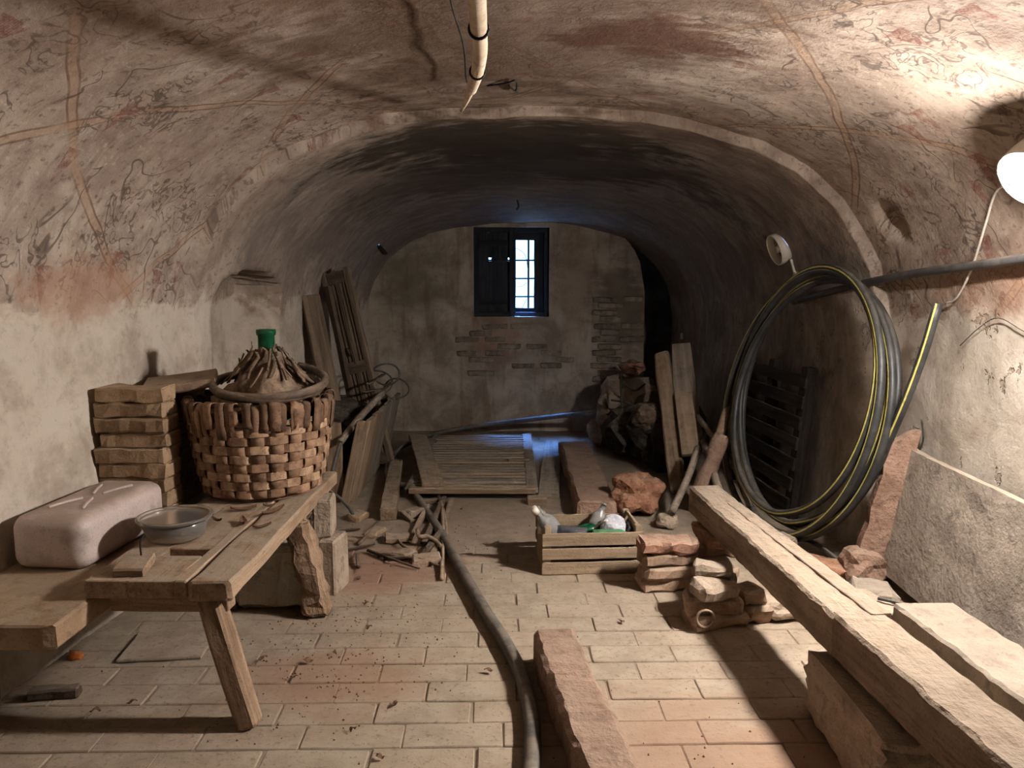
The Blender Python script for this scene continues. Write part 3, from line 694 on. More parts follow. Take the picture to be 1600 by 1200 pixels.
# ------------------------------------------------------------------ wicker basket, demijohn, hose on it
BC = V((-1.105, 3.285, .46))
def basket():
    t = thing('wicker_basket', BC, 'big woven chestnut strip basket holding the green demijohn', 'basket')
    Hh = .44; N = 24
    def Rz(z): k = z / Hh; return .232 + .075 * k ** .8 + .012 * math.sin(PI * k)
    def sq(v): return math.tanh(3 * v) / math.tanh(3)
    rows = 8; zb, dz = .022, .0385; A = .0065
    for i in range(rows):
        zc = zb + dz * i + dz / 2; vs, fs = [], []; n = N * 8; hh_ = dz * .47
        for q in range(n):
            a = 2 * PI * q / n; wv = A * sq(math.cos(N / 2 * a + PI * i)); jz = .004 * nz((math.cos(a), math.sin(a), i), 2.2) + .003 * nz((math.cos(a), math.sin(a), i), 6)
            for (dzz, dr) in ((-hh_, 0), (-hh_ * .9, .0018), (hh_ * .9, .0018), (hh_, 0), (hh_ * .9, -.0018), (-hh_ * .9, -.0018)):
                r = Rz(zc) + wv + dr; vs.append(BC + V((r * math.cos(a), r * math.sin(a), zc + dzz + jz)))
        for q in range(n):
            p = (q + 1) % n
            for k in range(6): l = (k + 1) % 6; fs.append((q * 6 + k, p * 6 + k, p * 6 + l, q * 6 + l))
        mobj('weaver', vs, fs, M['wicker'] if i % 3 else M['wicker_red'], t, Matrix(), False)
    rr = random.Random(5)
    def strip(path, wdir, wd, th=.0025, wob=0):          # flat strip along a path
        vs, fs = [], []
        for k, p in enumerate(path):
            tn = (path[min(k + 1, len(path) - 1)] - path[max(k - 1, 0)]).normalized(); nn = tn.cross(wdir).normalized()
            w2 = wd * (1 + wob * nz(p, 30, 2))
            for (a, b) in ((-1, 1), (1, 1), (1, -1), (-1, -1)): vs.append(p + wdir * a * w2 / 2 + nn * b * th)
        for k in range(len(path) - 1):
            for j in range(4): l = (j + 1) % 4; fs.append((k * 4 + j, k * 4 + l, k * 4 + 4 + l, k * 4 + 4 + j))
        fs.append((3, 2, 1, 0)); e = (len(path) - 1) * 4; fs.append((e, e + 1, e + 2, e + 3)); return vs, fs
    for k in range(N):
        a = 2 * PI * k / N; er = V((math.cos(a), math.sin(a), 0)); et = V((-math.sin(a), math.cos(a), 0)); path = []
        for q in range(rows * 3 + 1):
            zz = zb + dz * q / 3; i = (zz - zb) / dz - .5; wv = -A * math.cos(PI * k) * math.cos(PI * i)
            path.append(BC + er * (Rz(zz) + wv) + V((0, 0, zz)))
        vs, fs = strip(path, et, .050, .002); mobj('stake', vs, fs, M['wicker_red'], t, Matrix(), True)
    ztop = zb + rows * dz
    # two loose bands under the rim and the folded-over stake ends
    for z_, r_ in ((ztop + .014, .004), (ztop + .07, -.006)):
        pts = [BC + V(((Rz(z_) + r_) * math.cos(2 * PI * q / 48), (Rz(z_) + r_) * math.sin(2 * PI * q / 48), z_ + .004 * math.sin(q * 1.3))) for q in range(49)]
        vs, fs = [], []
        for q, p in enumerate(pts):
            for (dzz, dr) in ((-.010, 0), (.010, 0)): 
                er = V((p.x - BC.x, p.y - BC.y, 0)).normalized(); vs += [p + V((0, 0, dzz)) + er * .002, p + V((0, 0, dzz)) - er * .002]
        for q in range(48): a = q * 4; b = a + 4; fs += [(a, b, b + 2, a + 2), (a + 3, b + 3, b + 1, a + 1), (a + 2, b + 2, b + 3, a + 3), (a + 1, b + 1, b, a)]
        mobj('rim_band', vs, fs, M['wicker'], t, Matrix(), False)
    for k in range(52):
        a = 2 * PI * (k + rr.uniform(-.35, .35)) / 52; er = V((math.cos(a), math.sin(a), 0)); et = V((-math.sin(a), math.cos(a), 0)).normalized()
        et = (et + V((0, 0, rr.uniform(-.12, .12)))).normalized()
        zt = Hh - rr.uniform(0, .035); z0_ = ztop - rr.uniform(-.012, .05); o = rr.uniform(.004, .013)
        path = [BC + er * (Rz(z0_) + o) + V((0, 0, z0_)), BC + er * (Rz(.37) + o + .004) + V((0, 0, .37)), BC + er * (Rz(zt) + o + .002) + V((0, 0, zt - .012)),
                BC + er * (Rz(zt) + o - .012) + V((0, 0, zt)), BC + er * (Rz(zt) - .03) + V((0, 0, zt - .008)), BC + er * (Rz(.40) - .035) + V((0, 0, zt - .05))]
        vs, fs = strip(crom(path, 3), et, rr.uniform(.030, .050), .002, .3)
        mobj('rim_strip', vs, fs, M['wicker_dark'] if rr.random() < .82 else M['wicker_red'], t, Matrix(), True)
    vs, fs = [BC + V((.225 * math.cos(2 * PI * q / 32), .225 * math.sin(2 * PI * q / 32), .004)) for q in range(32)], [tuple(range(32))]
    vs += [v + V((0, 0, .014)) for v in vs]; fs = [tuple(range(31, -1, -1)), tuple(range(32, 64))] + [(q, (q + 1) % 32, 32 + (q + 1) % 32, 32 + q) for q in range(32)]
    mobj('basket_base', vs, fs, M['wicker_dark'], t, Matrix())
basket()
def demijohn():
    c = BC + V((.035, 0, .02))
    t = thing('demijohn', c, 'green glass demijohn with a rotting straw cover inside the basket', 'demijohn')
    mw = Matrix.Translation(c)
    lathe('bottle', [(.001, .02), (.15, .0), (.20, .06), (.215, .2), (.19, .33), (.12, .43), (.07, .50), (.042, .555), (.036, .585), (.036, .665), (.041, .668), (.043, .682), (.041, .692),
                     (.030, .692), (.028, .60), (.03, .57)], M['glass_green'], t, mw, 40)
    cov = lathe('straw_cover', [(.225, .34), (.22, .38), (.195, .415), (.16, .445), (.13, .475), (.105, .51), (.082, .545), (.062, .58), (.05, .605), (.044, .61)], M['straw'], t, mw, 56, .032, 4)
    rr = random.Random(9)
    for k in range(44):                     # frayed husk strips
        a = rr.uniform(0, 2 * PI); er = V((math.cos(a), math.sin(a), 0)); et = V((-math.sin(a), math.cos(a), 0))
        s0 = rr.uniform(0, .45); 
        def pt(q, lift):
            r = .046 + .14 * q; z = .605 - .18 * q ** .9; return c + er * (r + lift) + V((0, 0, z + lift))
        e = min(1, s0 + rr.uniform(.3, .65)); tw = rr.uniform(-.05, .05)
        path = crom([pt(s0, rr.uniform(.008, .022)), pt((s0 + e) / 2, .014) + et * tw * .4, pt(e, rr.uniform(.008, .02)) + et * tw], 3)
        if k < 6: path = [path[0] + er * rr.uniform(.0, .02) + V((0, 0, rr.uniform(.02, .05)))] + path
        w_ = rr.uniform(.009, .026); vs, fs = [], []
        for i, p in enumerate(path):
            nn = (er + V((0, 0, .8))).normalized()
            vs += [p - et * w_ / 2, p + nn * w_ * .25, p + et * w_ / 2, p - nn * .002]
        for i in range(len(path) - 1):
            for j in range(4): l = (j + 1) % 4; fs.append((i * 4 + j, i * 4 + l, i * 4 + 4 + l, i * 4 + 4 + j))
        fs.append((3, 2, 1, 0)); e_ = (len(path) - 1) * 4; fs.append((e_, e_ + 1, e_ + 2, e_ + 3))
        mobj('husk_strip', vs, fs, M['straw'] if k % 3 else M['twig'], cov, Matrix(), True)
demijohn()
def top_hose():
    pts = []
    for q in range(0, 42):
        a = -2.2 + q / 41 * 2 * PI * 1.55; r = .222 - .016 * math.sin(a * .7) + .012 * q / 41
        pts.append(BC + V((.03 + r * math.cos(a), r * math.sin(a) * 1.0, .468 + .034 * math.sin(a - .6) + .04 * max(0, (q - 27) / 14))))
    tag(tube('rubber_hose', pts, .0185, M['hose_brown'], None, 12, 3), 'brown rubber hose looped around the demijohn on the basket', 'hose')
    a = [BC + V((.09, -.06, .56)), BC + V((.12, -.09, .52)), BC + V((.16, -.12, .485)), BC + V((.20, -.15, .475))]
top_hose()
# ------------------------------------------------------------------ ledge slab, jerrycan, tile stacks
tag(board('ledge_beam', (-1.53, 2.04, .36), (-1.53, 3.72, .36), .46, .08, M['tile'], jit=.004, ch=.008), 'thick slab ledge along the left wall under the jerrycan', 'ledge')
for k in range(5):
    tag(block('support_brick', (-1.67, 2.085, .064 * k), (.28, .13, .062), M['brick'], rot=(0, 0, R.uniform(-.05, .05) + PI / 2)), ORD[k] + ' brick from the floor propping the near end of the ledge slab', 'brick', 'bricks propping the ledge slab')
for k in range(5):
    tag(block('support_brick', (-1.5, 3.62, .064 * k), (.28, .13, .062), M['brick'], rot=(0, 0, R.uniform(-.05, .05))), ORD[k] + ' brick from the floor propping the far end of the ledge slab', 'brick', 'bricks propping the ledge slab')
def jerrycan():
    c = V((-1.54, 2.70, .402)); rz = math.radians(-4)
    t = thing('jerrycan', c, 'pinkish plastic jerrycan lying on its side by the left wall', 'jerrycan')
    bm = bmesh.new(); bmesh.ops.create_cube(bm, size=1)
    bmesh.ops.subdivide_edges(bm, edges=bm.edges[:], cuts=13, use_grid_fill=True)
    a, b, h, r = .135, .265, .19, .05
    for v in bm.verts:
        p = V((v.co.x * 2 * a, v.co.y * 2 * b, v.co.z * h)); q = V((max(-a + r, min(a - r, p.x)), max(-b + r, min(b - r, p.y)), max(-h / 2 + r, min(h / 2 - r, p.z))))
        d = p - q
        if d.length > 1e-6: p = q + d.normalized() * min(r, r)
        # embossed X on the upper face
        if p.z > h / 2 - .003:
            for (s_) in (1, -1):
                dd = abs(p.x * .16 - s_ * p.y * .075) / math.hypot(.16, .075)
                if abs(p.y) < .16 and .02 < abs(p.y): p.z -= .006 * sst(.018, .006, dd)
        p.z += .008 * math.sin(p.x * 9) * 0
        v.co = p + V((0, 0, h / 2))
    vs = [v.co.copy() for v in bm.verts]; fs = [tuple(x.index for x in f.verts) for f in bm.faces]; bm.free()
    mw = Matrix.Translation(c) @ Matrix.Rotation(rz, 4, 'Z')
    body = mobj('body', vs, fs, M['plastic_pink'], t, mw, True)
    for s_ in (1, -1):
        for e in (1, -1):
            p0 = mw @ V((s_ * e * .018, e * .032, h + .002)); p1 = mw @ V((s_ * e * .062, e * .150, h + .002))
            tube('embossed_rib', [p0, (p0 + p1) / 2 + V((0, 0, .002)), p1], .0055, M['plastic_pink'], body, 8, 4)
    lathe('cap', [(.001, 0), (.028, 0), (.028, .022), (.026, .026), (.001, .026)], M['plastic_pink'], t, mw @ Matrix.Translation((-.07, b - .002, h * .5)) @ Matrix.Rotation(-PI / 2, 4, 'X'), 20)
jerrycan()
def bowl():
    c = V((-1.205, 2.62, .4615)); t = thing('plastic_bowl', c, 'shallow clear plastic bowl on the near end of the bench', 'bowl')
    mw = Matrix.Translation(c)
    lathe('bowl_body', [(.001, .0), (.082, .0), (.094, .008), (.118, .078), (.1155, .078), (.091, .012), (.08, .004), (.001, .004)], M['bowl'], t, mw, 48)
    lathe('rim', [(.114, .074), (.128, .074), (.130, .080), (.127, .085), (.116, .085), (.114, .080), (.114, .074)], M['bowl'], t, mw, 48)
bowl()
tag(block('wood_offcut', (-1.20, 2.31, .461), (.10, .12, .03), M['wood_bench'], rot=(.10, 0, .12), jit=.002), 'small flat wood offcut at the near end of the bench', 'wood offcut')
tag(tube('bent_nail', [(-1.195, 2.345, .490), (-1.198, 2.35, .535), (-1.19, 2.36, .56)], .003, M['iron'], None, 6, 4), 'thin rusty nail standing in the wood offcut by the bowl', 'nail')
rr = random.Random(21)
for k in range(9):          # stack nearest the wall
    h = .060; tag(block('clay_brick', (-1.535 + rr.uniform(-.012, .012), 3.055 + rr.uniform(-.01, .012), .401 + k * .0615), (.285 + rr.uniform(-.012, .006), .135, h), M['tile'], rot=(0, 0, rr.uniform(-.05, .05)), jit=.006, ch=.007, nx=8, fr=16),
              ('topmost' if k == 8 else ORD[k]) + ' brick ' + ('' if k == 8 else 'from the bottom ') + 'of the stack against the left wall', 'brick', 'bricks stacked against the left wall')
for k in range(8):
    tag(block('clay_brick', (-1.515 + rr.uniform(-.01, .014), 3.37 + rr.uniform(-.01, .012), .401 + k * .0615), (.285, .14, .060), M['tile'], rot=(0, 0, PI / 2 + rr.uniform(-.09, .05)), jit=.006, ch=.007, nx=8, fr=16),
        ('topmost' if k == 7 else ORD[k]) + ' end-on brick ' + ('' if k == 7 else 'from the bottom ') + 'of the stack just behind the basket', 'brick', 'bricks stacked behind the basket')
tag(block('paving_tile', (-1.455, 3.30, .920), (.30, .30, .036), M['brick'], rot=(math.radians(3), math.radians(-7), math.radians(20)), jit=.003), 'tilted pale square tile lying on top of the brick stacks', 'tile')
# things on and under the bench
for k, (x, y, s_, a) in enumerate([(-1.08, 2.95, .10, .3), (-.95, 2.92, .12, 1.1), (-1.02, 2.78, .09, 2.0), (-.93, 2.72, .07, .6), (-1.13, 2.80, .06, 2.6), (-.99, 2.99, .05, .1)]):
    c = V((x, y, .462)); d = V((math.cos(a), math.sin(a), 0)) * s_ / 2; e = V((-d.y, d.x, 0)) * .35
    vs = []; n = 5
    for i in range(n + 1):
        q = i / n * 2 - 1; w_ = (1 - q * q) * .8 + .1; cc = c + d * q + V((0, 0, .004 + .010 * q * q))
        vs += [cc - e * w_ + V((0, 0, .004)), cc + V((0, 0, -.001)), cc + e * w_ + V((0, 0, .005))]
    vs2 = [v + V((0, 0, .0025)) for v in vs]; m_ = len(vs); fs = []
    for i in range(n):
        for j in range(2):
            a_ = i * 3 + j; fs += [(a_, a_ + 1, a_ + 4, a_ + 3)[::-1], (m_ + a_, m_ + a_ + 1, m_ + a_ + 4, m_ + a_ + 3)]
    for i in range(n): fs += [(i * 3, i * 3 + 3, m_ + i * 3 + 3, m_ + i * 3), (i * 3 + 2, m_ + i * 3 + 2, m_ + i * 3 + 5, i * 3 + 5)]
    tag(mobj('bark_flake', vs + vs2, fs, M['leaf']), ['dark bark flake on the bench just in front of the basket', 'long curled bark flake near the right edge of the bench', 'pale bark flake in the middle of the bench', 'small bark flake on the bench edge', 'bark flake on the bench right beside the bowl', 'tiny bark flake at the foot of the basket'][k], 'bark', 'bark flakes on the bench')
tag(block('stone_block', (-1.02, 3.13, 0), (.30, .16, .27), M['whitestone'], rot=(0, 0, math.radians(4)), jit=.012, ch=.02, nx=6), 'whitewashed stone block on the floor under the bench', 'stone')
tag(block('upright_brick', (-.80, 3.27, .0), (.075, .16, .25), M['stone'], rot=(0, 0, math.radians(-8)), jit=.005, ch=.008), 'pale brick standing on end behind the hewn bench leg', 'brick')
tag(block('upright_brick', (-.845, 3.30, .25), (.085, .15, .17), M['stone'], rot=(0, 0, math.radians(6)), jit=.005, ch=.008), 'pale brick balanced on the upright brick by the bench leg', 'brick')
tag(block('scrap_board', (-1.52, 2.36, 0), (.16, .05, .035), M['wood_dark'], rot=(0, 0, .15)), 'dark scrap of wood on the floor at the left edge', 'wood scrap')
tag(rock('orange_scrap', (-1.60, 2.62, 0), (.06, .04, .03), M['orange'], seed=4, sub=2), 'small orange scrap on the floor by the left wall', 'scrap')
tag(block('lit_floor_patch', (-1.30, 2.72, .0), (.30, .24, .012), M['floorbrick'], rot=(0, 0, .12), jit=.002), 'thin patch standing in for lit floor below the ledge slab', 'tile')  # added flat patch in place of floor lit through the gap
# ------------------------------------------------------------------ mid left: shutters, plank box, poles
def louvre():
    b0 = V((-1.09, 5.60, .03)); t0 = V((-1.40, 5.66, 1.46)); ax = (t0 - b0).normalized(); wd = V((.90, -.40, 0)); wd = (wd - ax * wd.dot(ax)).normalized(); nn = wd.cross(ax).normalized()
    t = thing('louvred_shutter', b0, 'tall louvred wooden shutter leaning in the back left corner', 'shutter')
    L = (t0 - b0).length; W = .21
    def at(u, v, w_=0): return b0 + ax * u + wd * v + nn * w_
    board('stile', at(0, 0), at(L, 0), .045, .035, M['wood_shut'], t, nn); board('stile', at(0, W), at(L, W), .045, .035, M['wood_shut'], t, nn)
    board('stile', at(0, W * .5), at(L, W * .5), .03, .03, M['wood_shut'], t, nn)
    for u in (.03, L * .5, L - .06): board('rail', at(u, 0), at(u, W), .09, .03, M['wood_shut'], t, nn)
    for k in range(5):
        v = .02 + (W - .04) * (k + .5) / 5; board('slat', at(.06, v, .004), at(L - .08, v, .004), .036, .010, M['wood_shut'], t, (nn + wd * .45).normalized())
    tube('latch', [at(L * .60, .02, .03), at(L * .60, .09, .035), at(L * .56, .11, .03)], .006, M['iron'], t, 6, 3)
    b1 = V((-1.19, 5.30, .03)); t1 = V((-1.43, 5.38, 1.30))
    tag(board('leaning_plank', b1, t1, .15, .03, M['wood_shut'], up=(.75, -.65, .2)), 'plain plank leaning on the left wall beside the louvred shutter', 'plank')
    tag(board('leaning_plank', b1 + V((.09, .22, 0)), t1 + V((.075, .22, .06)), .035, .05, M['wood_dark'], up=(.8, -.6, .2)), 'narrow dark batten leaning between plank and louvred shutter', 'plank')
louvre()
def trough():
    t = thing('plank_box', (-1.22, 5.4, 0), 'tall open box of vertical planks standing behind the bench', 'box')
    # right side: planks leaning outwards, along y
    ya, yb = 4.66, 6.0; n = 6
    for k in range(n):
        y = ya + (yb - ya) * (k + .5) / n
        board('side_plank', (-1.02, y, .0), (-.905, y + .02, .52 + .02 * nz((k, 0, 0), 3)), (yb - ya) / n - .006, .028, M['wood_grey'] if k > 1 else M['wood'], t, up=(1, 0, -.2), jit=.003)
    board('corner_post', (-1.055, ya - .03, 0), (-.935, ya - .03, .53), .05, .05, M['wood'], t, up=(0, 1, 0))
    for k in range(4):
        x = -1.48 + .105 * k + .05; board('end_plank', (x * .97 - .03, ya, 0), (x, ya - .02, .52), .098, .026, M['wood'], t, up=(0, 1, 0))
    for k in range(6): y = ya + (yb - ya) * (k + .5) / 6; board('back_plank', (-1.50, y, 0), (-1.53, y, .50), (yb - ya) / 6 - .006, .026, M['wood_dark'], t, up=(1, 0, 0))
    board('end_plank', (-1.5, yb, .25), (-1.0, yb, .25), .03, .5, M['wood_dark'], t)
    board('rail', (-.992, ya, .36), (-.94, yb, .36), .05, .03, M['wood_grey'], t, up=(1, 0, -.2))
trough()
tag(tube('wooden_pole', [D(598, 614, 5.3), D(560, 655, 4.9), D(532, 690, 4.55)], .022, M['wood_grey'], None, 8, 4), 'weathered pole end sticking out over the plank box', 'pole')
tag(tube('grey_hose', [D(532, 690, 4.5), D(520, 735, 4.4), D(514, 766, 4.35), D(500, 788, 4.3), D(485, 812, 4.25)], .013, M['hose'], None, 8, 6), 'thin grey hose hanging down in front of the plank box', 'hose')
tag(tube('grey_hose', [D(513, 766, 4.32), D(530, 778, 4.3), D(548, 797, 4.28), D(552, 815, 4.27), D(540, 825, 4.25), G(505, 832, .012)], .010, M['hose'], None, 8, 6), 'thin grey hose bending to the floor in front of the plank box', 'hose')
def loop(px, py, y, r, a0, n=1.1, mat='wire', rad=.006, tilt=.3):
    c = D(px, py, y); return [c + V((r * math.cos(a0 + q / 20 * 2 * PI * n), .08 * math.sin(q * .7) * tilt, r * .8 * math.sin(a0 + q / 20 * 2 * PI * n))) for q in range(21)]
for k, (px, py, r, a0, lb) in enumerate([(603, 585, .10, 0, 'upper'), (620, 607, .095, 1.5, 'right'), (588, 598, .12, 2.5, 'left')]):
    tag(tube('wire_coil', loop(px, py, 5.6 + .1 * k, r, a0), .007, M['hose'], None, 6, 3), lb + ' of the loose cable loops sticking out of the plank box', 'cable', 'cable loops in the plank box')
for k, (p, q) in enumerate([((575, 600), (600, 585)), ((570, 612), (606, 606)), ((585, 625), (612, 597))]):
    tag(board('lath', D(*p, 5.3), D(*q, 5.75), .03, .012, M['wood_grey']), ['top', 'middle', 'bottom'][k] + ' one of the broken laths poking out of the plank box', 'lath', 'broken laths in the plank box')
tag(rock('sack', (-1.22, 5.32, .30), (.40, .8, .26), M['rag'], seed=8, rough=.35, boxy=.2), 'dark heap of rags filling the plank box', 'rags')
# ------------------------------------------------------------------ floor, middle: timber, slatted shutter, planks, sticks
tag(board('timber_offcut', (-.725, 4.28, .036), (-.87, 5.55, .036), .095, .07, M['wood'], jit=.003), 'short square timber lying on the floor by the plank box', 'timber')
def slatted():
    t = thing('slatted_panel', (-.22, 5.5, 0), 'slatted wooden panel lying flat on the floor below the window', 'panel')
    x0, x1, y0, y1 = -.64, .10, 4.70, 6.55
    rr = random.Random(2)
    for k in range(21):
        y = y0 + .10 + (y1 - y0 - .18) * k / 20
        dx = rr.uniform(-.012, .012)
        board('slat', (x0 + dx, y, .07 + rr.uniform(-.003, .003)), (x1 + dx, y, .07 + rr.uniform(-.003, .003)), .066 if k else .05, .018, M['wood_grey'] if k % 4 else M['wood'], t, up=(0, .12, 1))
    board('front_rail', (x0 - .02, y0 + .015, .065), (x1 + .05, y0 + .015, .065), .06, .035, M['wood'], t)
    board('stile', (x1 + .03, y0 + .02, .062), (x1 + .03, y1, .062), .075, .035, M['wood_grey'], t); board('stile', (x0 - .02, y0 + .02, .058), (x0 - .02, y1, .058), .06, .035, M['wood_grey'], t)
    for x in (x0 + .05, x1 + .02): board('runner', (x, y0 + .12, .024), (x, y1 - .05, .024), .05, .046, M['wood_dark'], t)
slatted()
tag(board('loose_plank', (-.505, 4.72, .10), (-.80, 6.3, .105), .145, .028, M['wood'], jit=.003, up=(0.05, 0, 1)), 'pale plank lying across the left edge of the slatted panel', 'plank')
tag(board('thin_stick', (-.03, 5.46, .088), (.13, 5.50, .088), .035, .018, M['wood']), 'short pale stick lying on the slatted panel', 'stick')
tag(board('grey_board', (.235, 4.75, .011), (.36, 6.5, .011), .14, .020, M['wood_grey']), 'flat grey board on the floor right of the slatted panel', 'board')
tag(block('wood_chock', (.155, 4.62, 0), (.12, .10, .05), M['wood']), 'small wood block on the floor at the panel corner', 'wood block')
HP = [(1.08, 5.6, .33), (.92, 6.05, .36), (.60, 6.45, .27), (.05, 6.72, .16), (-.45, 6.68, .10), (-.78, 6.45, .06), (-.93, 5.95, .05), (-.90, 5.3, .04), (-.80, 5.0, .04), (-.66, 4.9, .035)] + \
     [tuple(G(*p, .026)) for p in [(652, 778), (690, 835), (722, 893), (757, 953), (790, 1005), (813, 1052), (829, 1110), (832, 1165), (828, 1230), (820, 1300)]]
tag(tube('garden_hose', HP, lambda k: .0255 if k > .5 else .021, M['hose'], None, 14, 8), 'long dusty black hose winding across the floor from the back', 'hose')
sticks = [((655, 790), (697, 777), .02), ((640, 845), (668, 790), .03), ((662, 850), (692, 782), .035), ((676, 868), (706, 780), .03), ((652, 880), (690, 830), .035), ((690, 905), (690, 780), .02), ((700, 850), (686, 775), .02), ((645, 815), (628, 800), .03)]
lbs = ['short stick lying nearest the front rail of the slatted panel', 'leftmost stick leaning towards the slatted panel', 'broad lath in the stick pile beside the hose', 'lath ending at the hose in the stick pile', 'short flat lath in front of the stick pile', 'long round pale stick pointing at the viewer beside the hose', 'thin stick crossing the pale stick by the hose', 'small splinter left of the stick pile']
for k, (a, b, w_) in enumerate(sticks):
    p, q = G(*a, .012), G(*b, .04)
    if k in (5, 6): o = tube('stick', [p, (p + q) / 2 + V((.008, 0, .008)), q], .011, M['wood'], None, 8, 4)
    else: o = board('stick', p, q, w_, .022, M['wood'] if k % 2 else M['wood_dark'], jit=.0015)
    tag(o, lbs[k], 'stick', 'sticks piled beside the hose')
tag(tube('curved_handle', [G(652, 828, .05), G(655, 838, .06), G(668, 838, .06), G(682, 846, .045), G(690, 855, .03)], .011, M['wood_crate'], None, 8, 5), 'short curved wooden handle on the stick pile', 'handle')
tw = [((505, 872), (585, 850)), ((510, 850), (570, 838)), ((575, 860), (655, 888)), ((600, 872), (690, 885)), ((520, 835), (562, 826)), ((560, 850), (590, 815)), ((498, 858), (530, 846)), ((640, 860), (622, 840)), ((560, 886), (558, 866)), ((590, 868), (630, 872))]
pos_ = ['long twig running left towards the bench', 'thin twig near the upright bricks', 'dark twig slanting towards the stick pile', 'long dark twig ending beside the hose', 'short twig under the grey hose', 'splinter pointing at the square timber', 'short twig touching the upright bricks', 'small twig left of the stick pile', 'tiny upright looking twig in the twig litter', 'twig lying across the dark twigs']
for k, (a, b) in enumerate(tw):
    p, q = G(*a, .012), G(*b, .014); m_ = (p + q) / 2 + V((R.uniform(-.02, .02), R.uniform(-.03, .03), .012))
    tag(tube('twig', [p, m_, q], lambda t: .010 - .004 * t, M['twig'] if k % 2 else M['wood_dark'], None, 6, 5), pos_[k] + ' on the floor', 'twig', 'twigs scattered behind the bench')
for k, (px, py, sx, sy, sz, m_) in enumerate([(560, 812, .12, .09, .04, 'tile'), (620, 845, .14, .10, .035, 'brick'), (648, 808, .10, .08, .05, 'stone'), (585, 835, .16, .08, .03, 'tile'), (668, 880, .10, .14, .03, 'brick'), (630, 870, .10, .10, .025, 'brick'), (540, 845, .12, .10, .03, 'tile')]):
    tag(block('tile_shard', tuple(G(px, py)), (sx, sy, sz), M[m_], rot=(R.uniform(-.15, .15), 0, R.uniform(0, 3)), jit=.01, ch=.008, nx=3, fr=10), ['broken tile shard under the grey hose', 'flat tile shard left of the stick pile', 'stone chip beside the square timber', 'long tile shard among the twigs', 'tile shard in front of the stick pile', 'small tile shard between twigs and sticks', 'tile shard by the upright bricks'][k], 'tile shard', 'tile shards in the litter behind the bench')
# ------------------------------------------------------------------ crate
def crate():
    c = V((.375, 3.60, 0)); rz = math.radians(4); mw = Matrix.Translation(c) @ Matrix.Rotation(rz, 4, 'Z')
    t = thing('fruit_crate', c, 'slatted wooden fruit crate full of bottles on the brick floor', 'crate')
    L, Wd, H = .49, .30, .205; Wm = M['wood_crate']
    def P(x, y, z): return mw @ V((x, y, z))
    yv = mw.to_3x3() @ V((0, -1, 0)); xv = mw.to_3x3() @ V((1, 0, 0))
    for side in (-1, 1):
        for k, (z, h) in enumerate(((.032, .06), (.102, .055), (.172, .062))):
            board('slat', P(-L / 2, side * Wd / 2, z), P(L / 2, side * Wd / 2, z), h, .008, Wm, t, yv, jit=.0012)
        board('end_board', P(side * (L / 2 - .012), -Wd / 2 + .006, .10), P(side * (L / 2 - .012), Wd / 2 - .006, .10), .20, .012, Wm, t, xv, jit=.0012)
        for s2 in (-1, 1): board('corner_post', P(side * (L / 2 - .030), s2 * (Wd / 2 - .022), .0), P(side * (L / 2 - .030), s2 * (Wd / 2 - .022), H + .028), .032, .032, Wm, t, xv)
        board('handle_bar', P(side * (L / 2 - .028), -Wd / 2 + .01, H + .015), P(side * (L / 2 - .028), Wd / 2 - .01, H + .015), .014, .022, Wm, t)
    for k in range(4): y = -Wd / 2 + Wd * (k + .5) / 4; board('bottom_slat', P(-L / 2, y, .006), P(L / 2, y, .006), .066, .006, Wm, t)
    def bottle(name, x, y, z, dirv, ln, r, mat, label, cap=None):
        d = mw.to_3x3() @ V(dirv); p = P(x, y, z); m = frame(p, p + d) ; m.translation = p; m = m @ Matrix.Rotation(PI / 2, 4, 'Y')
        b = thing(name, p, label, 'bottle', 'bottles in the fruit crate')
        lathe('glass', [(.001, 0), (r * .9, 0), (r, .006), (r, ln * .58), (r * .85, ln * .66), (r * .38, ln * .78), (r * .34, ln * .95), (r * .42, ln * .955), (r * .42, ln), (.001, ln)], mat, b, m, 20)
        if cap: lathe('cap', [(.001, ln * .9), (r * .5, ln * .9), (r * .5, ln + .006), (.001, ln + .006)], cap, b, m, 16)
    bottle('bottle', -.12, -.02, .10, (-.55, -.25, .72), .27, .036, M['glass_clear'], 'clear bottle with a white cap leaning over the left end of the crate', M['white_plastic'])
    bottle('bottle', -.10, .06, .10, (-.5, .1, .55), .22, .034, M['glass_clear'], 'dusty bottle behind the white capped bottle in the crate')
    bottle('bottle', -.02, -.07, .165, (-.95, .15, .08), .23, .036, M['blue'], 'dark bottle lying on its side at the left of the crate', M['white_plastic'])
    bottle('bottle', -.05, .03, .14, (.9, .3, .1), .24, .036, M['glass_green'], 'green bottle lying in the middle of the crate')
    bottle('bottle', .01, -.08, .16, (.95, -.05, .02), .22, .034, M['rag_green'], 'green bottle lying along the front slat of the crate')
    bottle('bottle', .03, .07, .12, (.35, .1, .8), .17, .038, M['glass_clear'], 'small clear bottle standing at the back of the crate')
    bottle('bottle', .19, .0, .14, (.1, .95, .1), .13, .04, M['blue'], 'dark container at the right end of the crate')
    tag(rock('net_bag', P(.12, -.02, .13), (.13, .13, .11), M['cloth_white'], seed=3, rough=.2, boxy=.1), 'white net bag bundled at the right of the crate', 'net bag')
    tag(rock('rag', P(.0, .0, .06), (.40, .24, .09), M['rag'], seed=13, rough=.3, boxy=.5), 'dark rag lining the bottom of the crate', 'rag')
    tag(tube('white_straw', [P(.03, .0, .17), P(.05, -.05, .215), P(.075, -.09, .24)][::-1] , .007, M['white_plastic'], None, 8, 3), 'white plastic tube sticking up in the middle of the crate', 'tube')
crate()
